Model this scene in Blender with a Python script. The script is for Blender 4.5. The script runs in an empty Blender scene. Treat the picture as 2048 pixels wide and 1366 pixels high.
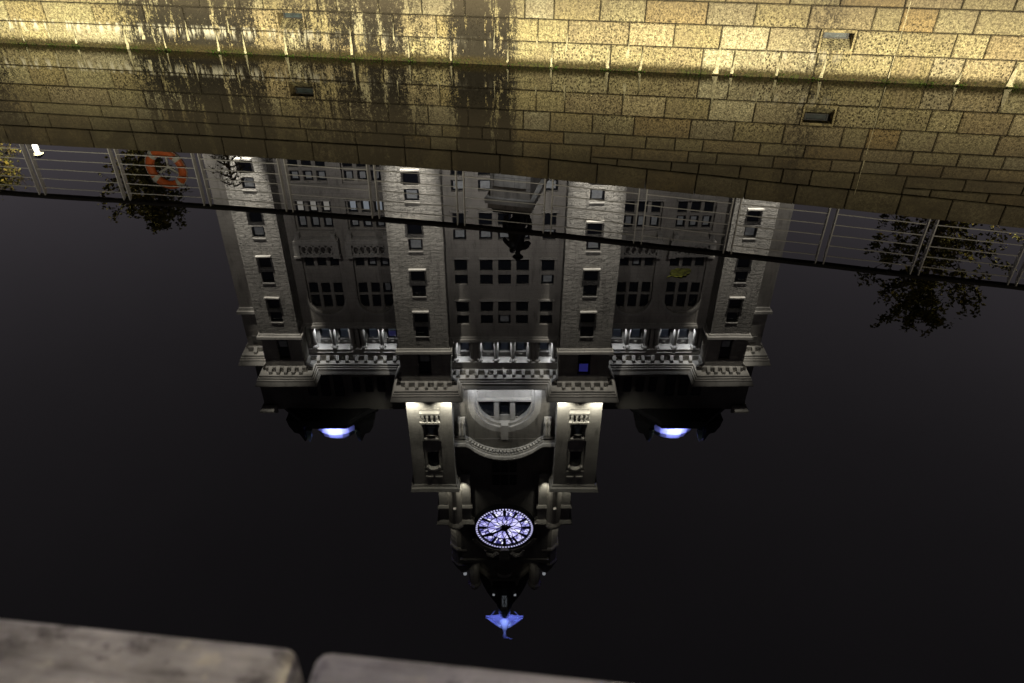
import bpy, bmesh, math, random
from math import sin, cos, pi, radians, sqrt, atan2
from mathutils import Vector, Matrix
R = random.Random(11)
sc = bpy.context.scene
C = sc.collection

# ---------------------------------------------------------------- camera, sky, exposure
cam = bpy.data.objects.new('camera', bpy.data.cameras.new('camera'))
C.objects.link(cam); sc.camera = cam
cam.location = (0, 0, 3.0)
cam.rotation_euler = (radians(55), 0, 0)
cam.data.sensor_width = 36; cam.data.lens = 25.84
cam.data.shift_x = 15/2048
cam.data.clip_start = 0.05; cam.data.clip_end = 2000
cam.data.dof.use_dof = True; cam.data.dof.focus_distance = 40; cam.data.dof.aperture_fstop = 4.0

world = bpy.data.worlds.new('World'); sc.world = world; world.use_nodes = True
wn = world.node_tree; bg = wn.nodes['Background']
tc = wn.nodes.new('ShaderNodeTexCoord'); nz = wn.nodes.new('ShaderNodeTexNoise')
nz.inputs['Scale'].default_value = 1.6; nz.inputs['Detail'].default_value = 5
rmp = wn.nodes.new('ShaderNodeValToRGB')
rmp.color_ramp.elements[0].position = 0.3; rmp.color_ramp.elements[0].color = (0.68, 0.61, 0.69, 1)
rmp.color_ramp.elements[1].position = 0.75; rmp.color_ramp.elements[1].color = (1.0, 0.89, 1.0, 1)
wn.links.new(tc.outputs['Generated'], nz.inputs['Vector']); wn.links.new(nz.outputs['Fac'], rmp.inputs['Fac'])
sepz = wn.nodes.new('ShaderNodeSeparateXYZ'); mrz = wn.nodes.new('ShaderNodeMapRange'); mlt = wn.nodes.new('ShaderNodeVectorMath'); mlt.operation = 'SCALE'
mrz.inputs['From Min'].default_value = 0; mrz.inputs['From Max'].default_value = 1; mrz.inputs['To Min'].default_value = 1.08; mrz.inputs['To Max'].default_value = .86
wn.links.new(tc.outputs['Generated'], sepz.inputs[0]); wn.links.new(sepz.outputs['Z'], mrz.inputs['Value'])
wn.links.new(rmp.outputs['Color'], mlt.inputs[0]); wn.links.new(mrz.outputs['Result'], mlt.inputs['Scale']); wn.links.new(mlt.outputs['Vector'], bg.inputs['Color'])
SKY = 0.039
bg.inputs['Strength'].default_value = SKY      # city glow on night cloud

sc.view_settings.view_transform = 'Standard'; sc.view_settings.look = 'None'
sc.view_settings.gamma = 1.0; sc.view_settings.exposure = 3.0
sc.render.engine = 'CYCLES'
sc.cycles.use_denoising = True
sc.cycles.max_bounces = 6; sc.cycles.diffuse_bounces = 3; sc.cycles.glossy_bounces = 4
sc.cycles.caustics_reflective = False; sc.cycles.caustics_refractive = False
sc.cycles.sample_clamp_indirect = 2.0

# ---------------------------------------------------------------- helpers
class MB:
    def __init__(s): s.v = []; s.f = []
    def quad(s, a, b, c, d): n = len(s.v); s.v += [a, b, c, d]; s.f.append((n, n+1, n+2, n+3)); return s
    def poly(s, pts): n = len(s.v); s.v += list(pts); s.f.append(tuple(range(n, n+len(pts)))); return s
    def box(s, x0, x1, y0, y1, z0, z1):
        n = len(s.v)
        s.v += [(x0,y0,z0),(x1,y0,z0),(x1,y1,z0),(x0,y1,z0),(x0,y0,z1),(x1,y0,z1),(x1,y1,z1),(x0,y1,z1)]
        s.f += [tuple(n+i for i in q) for q in ((0,3,2,1),(4,5,6,7),(0,1,5,4),(1,2,6,5),(2,3,7,6),(3,0,4,7))]; return s
    def rings(s, rings, cap=True, close=True):
        n = len(s.v); k = len(rings[0])
        for r in rings: s.v += [tuple(p) for p in r]
        for i in range(len(rings)-1):
            for j in range(k if close else k-1):
                a = n+i*k+j; b = n+i*k+(j+1) % k
                s.f.append((a, b, b+k, a+k))
        if cap:
            s.f.append(tuple(n+j for j in reversed(range(k)))); s.f.append(tuple(n+(len(rings)-1)*k+j for j in range(k)))
        return s
    def lathe(s, cx, cy, prof, n=24, a0=0.0, sq=1.0):
        return s.rings([[(cx+r*cos(a0+2*pi*j/n), cy+r*sq*sin(a0+2*pi*j/n), z) for j in range(n)] for r, z in prof])
    def tube(s, pts, rads, n=8):
        pts = [Vector(p) for p in pts]
        if not hasattr(rads, '__len__'): rads = [rads]*len(pts)
        rg = []
        for i, p in enumerate(pts):
            d = (pts[min(i+1, len(pts)-1)] - pts[max(i-1, 0)])
            d = d.normalized() if d.length > 1e-9 else Vector((0, 0, 1))
            u = d.cross(Vector((0, 0, 1)) if abs(d.z) < .9 else Vector((1, 0, 0))).normalized(); w = d.cross(u)
            rg.append([tuple(p + rads[i]*(u*cos(2*pi*j/n) + w*sin(2*pi*j/n))) for j in range(n)])
        return s.rings(rg)
    def sweep(s, prof, path, closed=False):
        """profile [(offset, z)] carried along a plan path, offset to the right-hand side of travel"""
        P = [Vector((p[0], p[1])) for p in path]; m = []
        for i, p in enumerate(P):
            ds = []
            if i > 0 or closed: ds.append((p-P[i-1]).normalized())
            if i < len(P)-1 or closed: ds.append((P[(i+1) % len(P)]-p).normalized())
            ns = [Vector((d.y, -d.x)) for d in ds]
            n = sum(ns, Vector((0, 0))).normalized(); m.append(n/max(.3, n.dot(ns[0])))
        rg = [[(p.x+m[i].x*o, p.y+m[i].y*o, z) for o, z in prof] for i, p in enumerate(P)]
        if closed: rg.append(rg[0])
        return s.rings(rg, cap=not closed)
    def mesh(s, name='m', smooth=False):
        me = bpy.data.meshes.new(name); me.from_pydata(s.v, [], s.f); me.validate(); me.update()
        bm = bmesh.new(); bm.from_mesh(me); bmesh.ops.recalc_face_normals(bm, faces=bm.faces); bm.to_mesh(me); bm.free()
        if smooth: me.shade_smooth()
        return me
    def build(s, name, mat, parent=None, smooth=False, bevel=0):
        return link(name, s.mesh(name, smooth), mat, parent, bevel=bevel)
def link(name, me, mat, parent=None, loc=None, bevel=0, local=False):
    if mat and not me.materials: me.materials.append(mat)
    o = bpy.data.objects.new(name, me); C.objects.link(o)
    if loc: o.location = loc
    if parent:
        o.parent = parent
        if not local: o.matrix_parent_inverse = inv(parent)
    if bevel:
        b = o.modifiers.new('bevel', 'BEVEL'); b.width = bevel; b.segments = 2; b.limit_method = 'ANGLE'
    return o
def inv(p):
    m = Matrix.Identity(4); q = p
    while q: m = q.matrix_parent_inverse @ q.matrix_basis @ m if q.parent else q.matrix_basis @ m; q = q.parent
    return m.inverted()
def tag(o, label, cat, group=None, kind=None):
    if label: o['label'] = label
    if cat: o['category'] = cat
    if group: o['group'] = group
    if kind: o['kind'] = kind
    return o
def thing(name, label, cat, loc=(0,0,0), rz=0, group=None):
    o = bpy.data.objects.new(name, None); C.objects.link(o); o.location = loc; o.rotation_euler = (0, 0, rz); o.empty_display_size = .3
    return tag(o, label, cat, group)

class N:
    """tiny node-graph helper"""
    def __init__(s, name):
        s.m = bpy.data.materials.new(name); s.m.use_nodes = True; s.t = s.m.node_tree; s.b = s.t.nodes['Principled BSDF']
    def n(s, typ, ins=None, **kw):
        d = s.t.nodes.new('ShaderNode'+typ)
        for k, v in kw.items(): setattr(d, k, v)
        for k, v in (ins or {}).items(): s.set(d.inputs[k], v)
        return d
    def set(s, sock, v):
        if isinstance(v, bpy.types.NodeSocket): s.t.links.new(v, sock)
        elif isinstance(v, bpy.types.Node): s.t.links.new(v.outputs[0], sock)
        else: sock.default_value = v if not (hasattr(v, '__len__') and len(v) == 3 and sock.type == 'RGBA') else (*v, 1)
    def math(s, op, a, b=0.0, c=None, clamp=False):
        d = s.n('Math', operation=op, use_clamp=clamp); s.set(d.inputs[0], a); s.set(d.inputs[1], b)
        if c is not None: s.set(d.inputs[2], c)
        return d.outputs[0]
    def mr(s, v, a, b, c=0.0, d=1.0, smooth=True):
        return s.n('MapRange', {'Value': v, 'From Min': a, 'From Max': b, 'To Min': c, 'To Max': d}, interpolation_type='SMOOTHSTEP' if smooth else 'LINEAR').outputs[0]
    def mix(s, f, a, b, typ='MIX'):
        d = s.n('Mix', data_type='RGBA', blend_type=typ); s.set(d.inputs[0], f); s.set(d.inputs[6], a); s.set(d.inputs[7], b); return d.outputs[2]
    def noise(s, vec, scale, detail=4, rough=.55, dim='3D'):
        return s.n('TexNoise', {'Vector': vec, 'Scale': scale, 'Detail': detail, 'Roughness': rough}).outputs['Fac']
    def scale(s, vec, v):
        d = s.n('VectorMath', operation='MULTIPLY'); s.set(d.inputs[0], vec); d.inputs[1].default_value = v; return d.outputs[0]
    def ramp(s, f, stops):
        d = s.n('ValToRGB'); s.set(d.inputs['Fac'], f); e = d.color_ramp.elements
        while len(e) < len(stops): e.new(.5)
        for q, (p, c) in zip(e, stops): q.position = p; q.color = (*c, 1) if hasattr(c, '__len__') else (c, c, c, 1)
        return d.outputs['Color']
    def bump(s, h, strength=.5, dist=.02):
        d = s.n('Bump', {'Height': h, 'Strength': strength, 'Distance': dist}); s.set(s.b.inputs['Normal'], d.outputs[0])
    def out(s, col=None, rough=None, spec=None, metal=None, emit=None, es=None):
        for k, v in (('Base Color', col), ('Roughness', rough), ('Specular IOR Level', spec), ('Metallic', metal), ('Emission Color', emit), ('Emission Strength', es)):
            if v is not None: s.set(s.b.inputs[k], v)
        return s.m
def plain(name, col, rough=.6, spec=.3, metal=0, var=.12, sc_=8.0):
    k = N(name); pos = k.n('TexCoord').outputs['Object']
    f = k.noise(pos, sc_, 5)
    c = k.mix(k.mr(f, .3, .7), tuple(x*(1-var) for x in col), tuple(min(1, x*(1+var)) for x in col))
    return k.out(c, rough, spec, metal)
def emis(name, col, st):
    k = N(name); return k.out((0.02,0.02,0.02), .5, .2, 0, col, st)

# ---------------------------------------------------------------- materials
def dock_stone(ref):
    k = N('dock_granite'); p = k.n('TexCoord', object=ref).outputs['Object']
    sx = k.n('SeparateXYZ', {'Vector': p}); s, z = sx.outputs['X'], sx.outputs['Z']
    rnd = k.n('ObjectInfo').outputs['Random']
    base = k.ramp(rnd, [(0, (.42,.36,.185)), (.25, (.48,.43,.245)), (.45, (.40,.33,.165)), (.62, (.52,.48,.31)), (.8, (.45,.33,.145)), (1, (.46,.43,.29))])
    rnd2 = k.math('FRACT', k.math('MULTIPLY', rnd, 17.31))
    base = k.mix(1, base, k.ramp(rnd2, [(0, .80), (1, 1.08)]), 'MULTIPLY')
    grain = k.noise(p, 48, 4, .8); g2 = k.noise(p, 19, 6, .75); g3 = k.noise(p, 3.2, 4)
    base = k.mix(1, base, k.ramp(grain, [(.37, .22), (.50, .92), (.62, 1.55)]), 'MULTIPLY')
    base = k.mix(1, base, k.ramp(g2, [(.36, .36), (.5, .95), (.62, 1.25)]), 'MULTIPLY')
    base = k.mix(k.mr(g3, .45, .7, 0, .35), base, (.30,.24,.15))
    # picked (pocked) tooling
    wv = k.n('TexNoise', {'Vector': p, 'Scale': 7.0}).outputs['Color']
    pv = k.n('VectorMath', operation='ADD'); k.set(pv.inputs[0], k.scale(p, (1.25, 1, 1))); k.set(pv.inputs[1], k.scale(wv, (.045,.045,.045)))
    vo = k.n('TexVoronoi', {'Vector': pv.outputs[0], 'Scale': 21.0, 'Randomness': .85}).outputs['Distance']
    pit = k.mr(vo, .20, .38, 1, 0)
    # a coat of drops only on some stones
    rnd3 = k.math('FRACT', k.math('MULTIPLY', rnd, 91.7))
    pitm = k.math('MULTIPLY', pit, k.math('MULTIPLY', k.mr(rnd3, .15, .65, .45, 1), k.mr(k.noise(p, 2.1, 3), .36, .56, .55, 1)))
    pitm = k.math('MULTIPLY', pitm, k.mr(z, .65, 1.05, 1, .35))
    base = k.mix(k.math('MULTIPLY', pitm, .88), base, (.035,.028,.018))
    # dark run-down stains
    st = k.noise(k.scale(p, (5.5, 1, .55)), 1.0, 6, .62)
    zone = k.ramp(k.mr(s, -9, 9, 0, 1, False), [(0, .55), (.05, .15), (.13, .1), (.17, .75), (.26, .85), (.29, .35), (.33, .55), (.40, .72), (.445, .2), (.462, .9), (.50, .95), (.515, .15), (.58, .3), (.62, .1), (.72, .05), (.75, .5), (.79, .1), (1, .06)])
    blotch = k.noise(k.scale(p, (9, 1, 3.2)), 2.2, 6, .7)
    dark = k.math('MULTIPLY', k.mr(k.math('ADD', k.math('MULTIPLY', st, .62), k.math('MULTIPLY', blotch, .38)), .365, .51), zone)
    mn = k.math('ADD', k.math('MULTIPLY', k.noise(k.scale(p, (1,1,.7)), 15, 6, .8), .6), k.math('MULTIPLY', k.noise(p, 44, 3, .7), .4))
    mott = k.mr(k.math('ADD', mn, k.math('MULTIPLY', k.math('SUBTRACT', dark, .5), .30)), .42, .54, 0, 1)
    base = k.mix(k.math('MULTIPLY', k.math('MULTIPLY', mott, k.mr(dark, .08, .45)), 1.0), base, (.016,.014,.011))
    base = k.mix(k.math('MULTIPLY', dark, .22), base, (.09,.075,.05))
    # upper courses and coping carry black weathering
    up = k.math('MULTIPLY', k.mr(z, .80, 1.5), k.mr(k.noise(k.scale(p, (1.4,1,2)), 1.3, 5), .34, .66, .62, .93))
    base = k.mix(k.math('MULTIPLY', up, k.mr(s, 1.5, 6.5, 1, .88)), base, (.042,.036,.024))
    base = k.mix(k.mr(z, .40, 1.0, 0, .52), base, (.11,.09,.062))
    # lime bloom under the first bed joint
    lm = k.math('MULTIPLY', k.mr(z, .17, .34), k.mr(z, .37, .42, 1, 0))
    lm = k.math('MULTIPLY', lm, k.mr(k.noise(k.scale(p, (6,1,1.1)), 2.0, 5, .7), .48, .60))
    lm = k.math('MULTIPLY', lm, k.ramp(k.mr(s, -9, 9, 0, 1, False), [(0, 1), (.30, .8), (.36, .15), (.5, .05), (.70, .05), (.74, .5), (.78, .05), (1, .1)]))
    base = k.mix(lm, base, (.72,.68,.55))
    # algae tide band
    an = k.noise(k.scale(p, (7,1,4)), 4.5, 8, .8)
    at = k.math('ADD', z, k.math('MULTIPLY', k.math('SUBTRACT', an, .5), -.26))
    brown = k.mr(at, .05, .15, .97, 0)
    base = k.mix(brown, base, (.055,.042,.014))
    gm = k.math('MULTIPLY', k.mr(at, .01, .09, .8, 0), k.mr(k.noise(k.scale(p, (1.2,1,1.6)), 2.6, 6, .7), .46, .60))
    base = k.mix(gm, base, (.042,.058,.010))
    base = k.mix(k.math('MULTIPLY', k.mr(at, .02, .17, .9, 0), k.mr(k.noise(p, 36, 4, .7), .44, .56)), base, (.022,.018,.008))
    k.bump(k.math('ADD', k.math('MULTIPLY', pitm, -1.0), k.math('ADD', k.math('MULTIPLY', grain, .22), k.math('MULTIPLY', g2, .35))), .9, .012)
    return k.out(base, .85, .25)
def facade_stone(name, col, rock, shaded=0.0):
    k = N(name); p = k.n('NewGeometry').outputs['Position']
    q = k.n('SeparateXYZ', {'Vector': p}); x, y, z = q.outputs
    h = k.math('ADD', x, y)
    bv = k.n('CombineXYZ', {'X': h, 'Y': z}).outputs[0]
    br = k.n('TexBrick', {'Vector': bv, 'Color1': (1,1,1,1), 'Color2': (.80,.80,.80,1), 'Mortar': (0,0,0,1), 'Scale': 1.0, 'Mortar Size': .022 if rock else .012, 'Mortar Smooth': .3, 'Brick Width': 1.25, 'Row Height': .46}, offset=.5)
    joint = br.outputs['Fac']
    n1 = k.noise(p, .35, 4); n2 = k.noise(k.scale(p, (2.2, 2.2, .35)), 1.0, 6, .65); n3 = k.noise(p, 7, 4)
    c = k.mix(k.mr(n1, .3, .7), tuple(v*.82 for v in col), tuple(v*1.12 for v in col))
    c = k.mix(1, c, br.outputs['Color'], 'MULTIPLY') if False else k.mix(k.math('MULTIPLY', joint, .55), c, tuple(v*.35 for v in col))
    c = k.mix(k.mr(n2, .50, .72, 0, .55+shaded), c, tuple(v*.28 for v in col))
    c = k.mix(1, c, k.ramp(n3, [(.3, .85), (.7, 1.1)]), 'MULTIPLY')
    if rock:
        r1 = k.noise(k.scale(p, (1.0, 1.0, 1.7)), 1.9, 7, .76)
        ht = k.math('ADD', k.math('MULTIPLY', joint, -.45), k.math('MULTIPLY', r1, 1.8))
        k.bump(ht, 1.0, .36)
    else:
        k.bump(k.math('ADD', k.math('MULTIPLY', joint, -.5), k.math('MULTIPLY', n3, .25)), .6, .03)
    return k.out(c, .85, .2)

M = {}
M['ashlar'] = facade_stone('ashlar_granite', (.40,.375,.34), False)
M['rock'] = facade_stone('rock_faced_granite', (.43,.41,.375), True)
M['trim'] = facade_stone('dressed_granite', (.46,.44,.405), False)
M['soot'] = facade_stone('sooty_granite', (.22,.21,.195), False, .1)  # granite darkened so the unlit upper stages' shade sits in its colour
M['midsoot'] = facade_stone('weathered_granite', (.22,.205,.18), False, .15)  # darker copy of the granite with stronger dark streaks
M['panel'] = plain('bronze_panel', (.05,.045,.04), .6, .3)
M['slate'] = plain('dark_slate', (.03,.03,.034), .7, .3)
M['sash'] = plain('dark_sash', (.02,.02,.022), .5, .4)
k = N('night_glass'); M['glass'] = k.out((.012,.014,.02), .06, .5)
M['bluepane'] = plain('dusty_pane', (.045,.065,.07), .25, .5, 0, .4, 14)
M['blind'] = plain('grey_blind', (.42,.44,.46), .8, .1, 0, .15, 3)
M['office'] = emis('office_pane', (.55,.68,.85), .10); M['office_dim'] = emis('office_pane_dim', (.35,.42,.60), .05); M['office_blue'] = emis('office_pane_blue', (.25,.25,.9), .10)
M['blind_lit'] = emis('lit_blind', (.82,.90,1.0), .22)
M['blind_blue'] = emis('blue_lit_blind', (.14,.14,1.0), .25)
M['blind_warm'] = emis('warm_lit_blind', (1.0,.95,.84), .20)
M['bronze'] = plain('dark_bronze', (.016,.016,.015), .5, .4)
M['copper'] = plain('verdigris_copper', (.32,.44,.42), .6, .3)
M['steel'] = plain('galvanised_steel', (.70,.69,.71), .5, .4, .0, .08)
M['handrail'] = plain('dark_handrail', (.022,.020,.020), .6, .3)
M['orange'] = plain('orange_plastic', (.46,.10,.025), .5, .4, 0, .1)
M['white'] = plain('white_plastic', (.42,.42,.41), .5, .4, 0, .06)
M['black'] = plain('black_paint', (.012,.012,.012), .5, .4)
M['mortar'] = plain('dark_mortar', (.035,.030,.022), .95, .1)
M['lime'] = plain('lime_crust', (.50,.46,.30), .9, .1, 0, .35, 30)
M['paving'] = plain('granite_paving', (.16,.15,.14), .85, .2, 0, .2, .8)
M['moss'] = plain('waterline_moss', (.04,.075,.010), .8, .2, 0, .6, 40)
k = N('lamp_glass'); em = k.n('Emission', {'Color': (1,.93,.74,1), 'Strength': 4.0}); tr = k.n('BsdfTransparent'); mx = k.n('MixShader', {0: .6, 1: em.outputs[0], 2: tr.outputs[0]})
k.t.links.new(mx.outputs[0], k.t.nodes['Material Output'].inputs['Surface']); M['lamp'] = k.m
M['finial'] = emis('finial_glow', (.9,.93,1), 1.1)
M['yellowleaf'] = plain('drowned_leaf', (.012,.0135,.002), .8, .05, 0, .8, 30)

# ---------------------------------------------------------------- frame of the dock wall: x along it, y into it, z up
YAW = radians(-9.487)
def interp(x, t):
    if x <= t[0][0]: return t[0][1]
    for (a, u), (b, v) in zip(t, t[1:]):
        if x <= b: return u+(v-u)*(x-a)/(b-a)
    return t[-1][1]
def cope_b(s): return interp(s, [(-9.3,1.44),(-7.5,1.43),(-5.2,1.41),(-1.6,1.405),(-.12,1.425),(.73,1.45),(1.73,1.49),(3.14,1.55),(4.67,1.62),(6.22,1.67),(8.03,1.75),(14,2.0)])
def cope_t(s): return interp(s, [(-9.4,1.79),(-7.6,1.77),(-5.28,1.75),(-1.81,1.755),(-.12,1.77),(1.74,1.84),(3.2,1.9),(5.1,1.97),(6.54,2.04),(8.16,2.10),(14,2.34)])
wall = thing('dock_wall', 'tan granite block dock wall with mossy waterline rising straight out of the water', 'wall', (0, 11.6745, 0), YAW)
M['dock'] = dock_stone(wall)

def pack(j, lo, hi, mean=.85):
    j = sorted(j); 
    while j[0] > lo: j.insert(0, j[0]-mean*R.uniform(.65, 1.3))
    while j[-1] < hi: j.append(j[-1]+mean*R.uniform(.65, 1.3))
    return j
LO, HI = -13.5, 12.5
def stone(x0, x1, zb, zt, depth=0.34, face=None, name='stone'):
    """one block: irregular arris, recessed joint; zb/zt are functions of s"""
    g = .005; x0 += g; x1 -= g; f0 = R.uniform(-.004, .004) if face is None else face
    B = lambda s: zb(s)+g; T = lambda s: zt(s)-g
    n = max(2, int((x1-x0)/.17)); jt = lambda a: R.uniform(0, a)
    per = [(x0+(x1-x0)*i/n, B(x0+(x1-x0)*i/n)) for i in range(n)] + [(x1, B(x1)), (x1, (B(x1)+T(x1))/2)]
    per += [(x1-(x1-x0)*i/n, T(x1-(x1-x0)*i/n)) for i in range(n)] + [(x0, T(x0)), (x0, (B(x0)+T(x0))/2)]
    cx, cz = (x0+x1)/2, (B((x0+x1)/2)+T((x0+x1)/2))/2
    def shrink(a, jit):
        out = []
        for x, z in per:
            q = a+jt(jit); out.append((x+(q if x < cx else -q)*(1 if abs(x-cx) > (x1-x0)*.49 else .0), z+(q if z < cz else -q)))
        return out
    m = MB(); o = shrink(0, .004); i_ = shrink(.008, .008)
    m.rings([[(x, f0+depth, z) for x, z in per], [(x, f0+.016, z) for x, z in o], [(x, f0+R.uniform(-.002,.002), z) for x, z in i_]], cap=False)
    n0 = len(m.v)-len(per); m.f.append(tuple(n0+i for i in range(len(per))))
    me = m.mesh(name); return link(name, me, M['dock'], wall, local=True)
c_ = lambda v: (lambda s: v)
rows = {
 1: [-8.19,-7.68,-7.21,-6.3,-5.62,-4.68,-4.22,-3.53,-3.15,-2.64,-2.41,-1.95,-1.5,-.83,.06,.73,1.6,2.06,2.94,3.38,4.03,4.53,5.55,6.09,6.5,7.15],
 2: [-8.32,-7.64,-6.76,-5.85,-5.16,-4.43,-3.62,-3.14,-2.4,-1.72,-1.05,-.15,.5,.95,1.84,2.49,3.15,3.81,4.50,4.99,5.57,6.29,6.71],
 3: [-8.99,-8.08,-6.92,-6.25,-5.33,-4.85,-4.18,-3.79,-2.9,-2.6,-1.93,-1.26,-.6,.3,.73,1.4,2.05,2.91,3.57,4.3,5.15,5.51,5.96,6.47,7.32],
 4: [-8.51,-7.16,-6.48,-6.01,-4.98,-4.18,-3.5,-3.05,-2.16,-1.49,-1.04,-.37,.09,.96,1.61,2.26,2.71,3.14,4.0,4.66,5.5,6.22,6.87,7.5],
 5: [-8.71,-8.26,-7.45,-6.68,-6.21,-5.4,-4.61,-4.16,-3.41,-2.55,-1.7,-1.25,-.8,-.14,.3,.75,1.41,2.06,2.94,3.38,4.24,5.1,5.54,6.07,6.71,7.35]}
zz = {1: (-.5,.36), 2: (.36,.68), 3: (.68,.985), 4: (.985,1.185)}
for r in (1,2,3,4):
    j = pack(rows[r], LO, HI)
    for a, b in zip(j, j[1:]):
        if r == 2 and (abs(a+3.62) < .01 or abs(a-4.50) < .01): continue          # the two openings
        stone(a, b, c_(zz[r][0]), c_(zz[r][1]))
bed5 = lambda s: 1.375
j = pack(rows[5], LO, HI)
for a, b in zip(j, j[1:]):
    stone(a, b, c_(1.185), (lambda s: min(cope_b(s), 1.375)) if a > 1.3 else cope_b)
j = [1.41,1.84,2.7,3.13,3.77,4.42,4.85,5.48,6.24,7.09,7.92,8.8,9.6,10.5,11.4,12.5]
for a, b in zip(j, j[1:]): stone(a, b, bed5, (lambda s: max(1.383, min(1.57, cope_b(s)))) if a > 6.2 else (lambda s: max(1.386, cope_b(s))))
j = [6.24,6.65,7.48,8.3,9.1,9.9,10.7,11.6,12.5]
for a, b in zip(j, j[1:]): stone(a, b, c_(1.57), lambda s: max(1.583, cope_b(s)))
j = pack([-9.24,-8.39,-7.52,-6.67,-5.82,-4.99,-4.19,-3.34,-2.53,-1.7,-.9,-.08,.73,1.53,2.33,3.12,3.91,4.68,5.46,6.25,7.0,7.77], LO, HI, .8)
for a, b in zip(j, j[1:]): stone(a, b, cope_b, cope_t, .62, -.012+R.uniform(-.004,.004), 'coping_stone')
# mortar core behind the blocks, cut round the two openings
m = MB()
OPEN = [(-3.62,-3.14), (4.50,4.99)]
xs = [LO, OPEN[0][0], OPEN[0][1], OPEN[1][0], OPEN[1][1], HI]
for i in range(5):
    a, b = xs[i], xs[i+1]
    if i % 2 == 0: m.box(a, b, .022, .5, -1, 1.38)
    else: m.box(a, b, .022, .5, -1, .36); m.box(a, b, .022, .5, .68, 1.38)
m.build('mortar_core', M['mortar'], None).parent = wall
# the two small openings
for (a, b), lab in zip(OPEN, ('drain window between the stained blocks', 'drain window beside the long vertical crack')):
    m = MB(); t = .035
    m.box(a+.006, b-.006, -.006, .30, .362, .40); m.box(a+.006, a+t, .004, .30, .40, .678); m.box(b-t, b-.006, .004, .30, .40, .678); m.box(a+t, b-t, .01, .30, .64, .678)
    su = m.build('opening_surround', M['dock'], None); su.parent = wall
    sl = MB(); sl.rings([[(x, y, z) for y, z in ((.006,.40),(.20,.40),(.20,.545),(.006,.415))] for x in (a+t, b-t)]); q = sl.build('sloped_sill', M['dock']); q.parent = su
    xa, xb, za, zb = a+t+.04, b-t-.04, .535, .638
    w = MB().box(xa, xa+.022, .14, .18, za, zb).box(xb-.022, xb, .14, .18, za, zb).box(xa+.022, xb-.022, .14, .18, za, za+.018).box(xa+.022, xb-.022, .14, .18, zb-.018, zb).build('window_frame', M['sash'], None); w.parent = wall; w['label'] = lab
    g = MB().box(xa+.022, xb-.022, .155, .165, za+.018, zb-.018).build('pane', M['bluepane'], None); g.parent = w
    for i in range(3):
        zq = za+.032+i*.02
        q = MB().box(xa+.022, xb-.022, .148, .154, zq, zq+.006).build('grille_bar', M['sash'], None); q.parent = w
# lime crust running down the base course joints, and one long mineral-filled crack
for s, top, w_, fall in [(-8.17,.30,.03,.25),(-7.66,.34,.045,.22),(-7.2,.31,.04,.26),(-6.28,.33,.07,.33),(-5.95,.42,.06,.26),(-5.6,.34,.035,.30),(-5.16,.47,.05,.30),(-4.67,.34,.05,.31),(-4.22,.33,.045,.32),(-4.43,.52,.04,.2),(-3.52,.38,.06,.36),(-2.42,.48,.06,.42),(-1.72,.56,.03,.26),(-1.5,.33,.035,.27),(-1.05,.58,.035,.3),(-.83,.34,.04,.3),(-.15,.60,.025,.36),(.06,.33,.035,.28),(.5,.45,.04,.15),(.73,.30,.045,.29),(.95,.55,.045,.3),(1.58,.33,.05,.30),(2.07,.34,.05,.32),(1.86,.48,.06,.30),(3.17,.52,.08,.50),(3.4,.33,.05,.3),(4.03,.33,.045,.3),(3.81,.4,.06,.2),(4.66,.36,.06,.33),(6.5,.2,.06,.18),(7.18,.34,.1,.32)]:
    pts = []; nn = 7
    L = []; Rr = []
    for i in range(nn):
        t = i/(nn-1); ww = w_*(.12+.88*t**1.1)*R.uniform(.65, 1.15)*.5; zc = top-fall*t; dx = -.02*t*R.uniform(.3,1)
        L.append((s+dx-ww, -.0075, zc)); Rr.append((s+dx+ww, -.0075, zc))
    m = MB(); m.rings([[l, (( l[0]+r[0])/2, -.019, l[2]), r, ((l[0]+r[0])/2, .012, l[2])] for l, r in zip(L, Rr)])
    o = m.build('lime_streak', M['lime']); o.parent = wall
m = MB(); pts = []
for i in range(26):
    z = .06+i*(1.72-.06)/25; pts.append((5.56+R.uniform(-.003,.003), -.006 if z > 1.44 else .004, z))
m.tube(pts, [.008*R.uniform(.5,1.2) for _ in pts], 5); o = m.build('mineral_crack', M['lime']); o.parent = wall
# moss along the waterline
m = MB()
for i in range(900):
    s = R.uniform(-11.5, 10.5)
    if R.random() < .8:
        s = R.choice(rows[1])+R.gauss(0, .10)
    z = abs(R.gauss(0, .028)); y = -.012-R.random()*.012; a = R.uniform(0, 6.28); l = R.uniform(.005, .014)
    m.poly([(s-l*cos(a), y, z), (s+l*.5*sin(a), y-.012, z+l), (s+l*cos(a), y, z+.004), (s-l*.3*sin(a), y-.008, z-l*.4)])
o = m.build('moss', M['moss']); o.parent = wall; o['kind'] = 'stuff'

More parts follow.
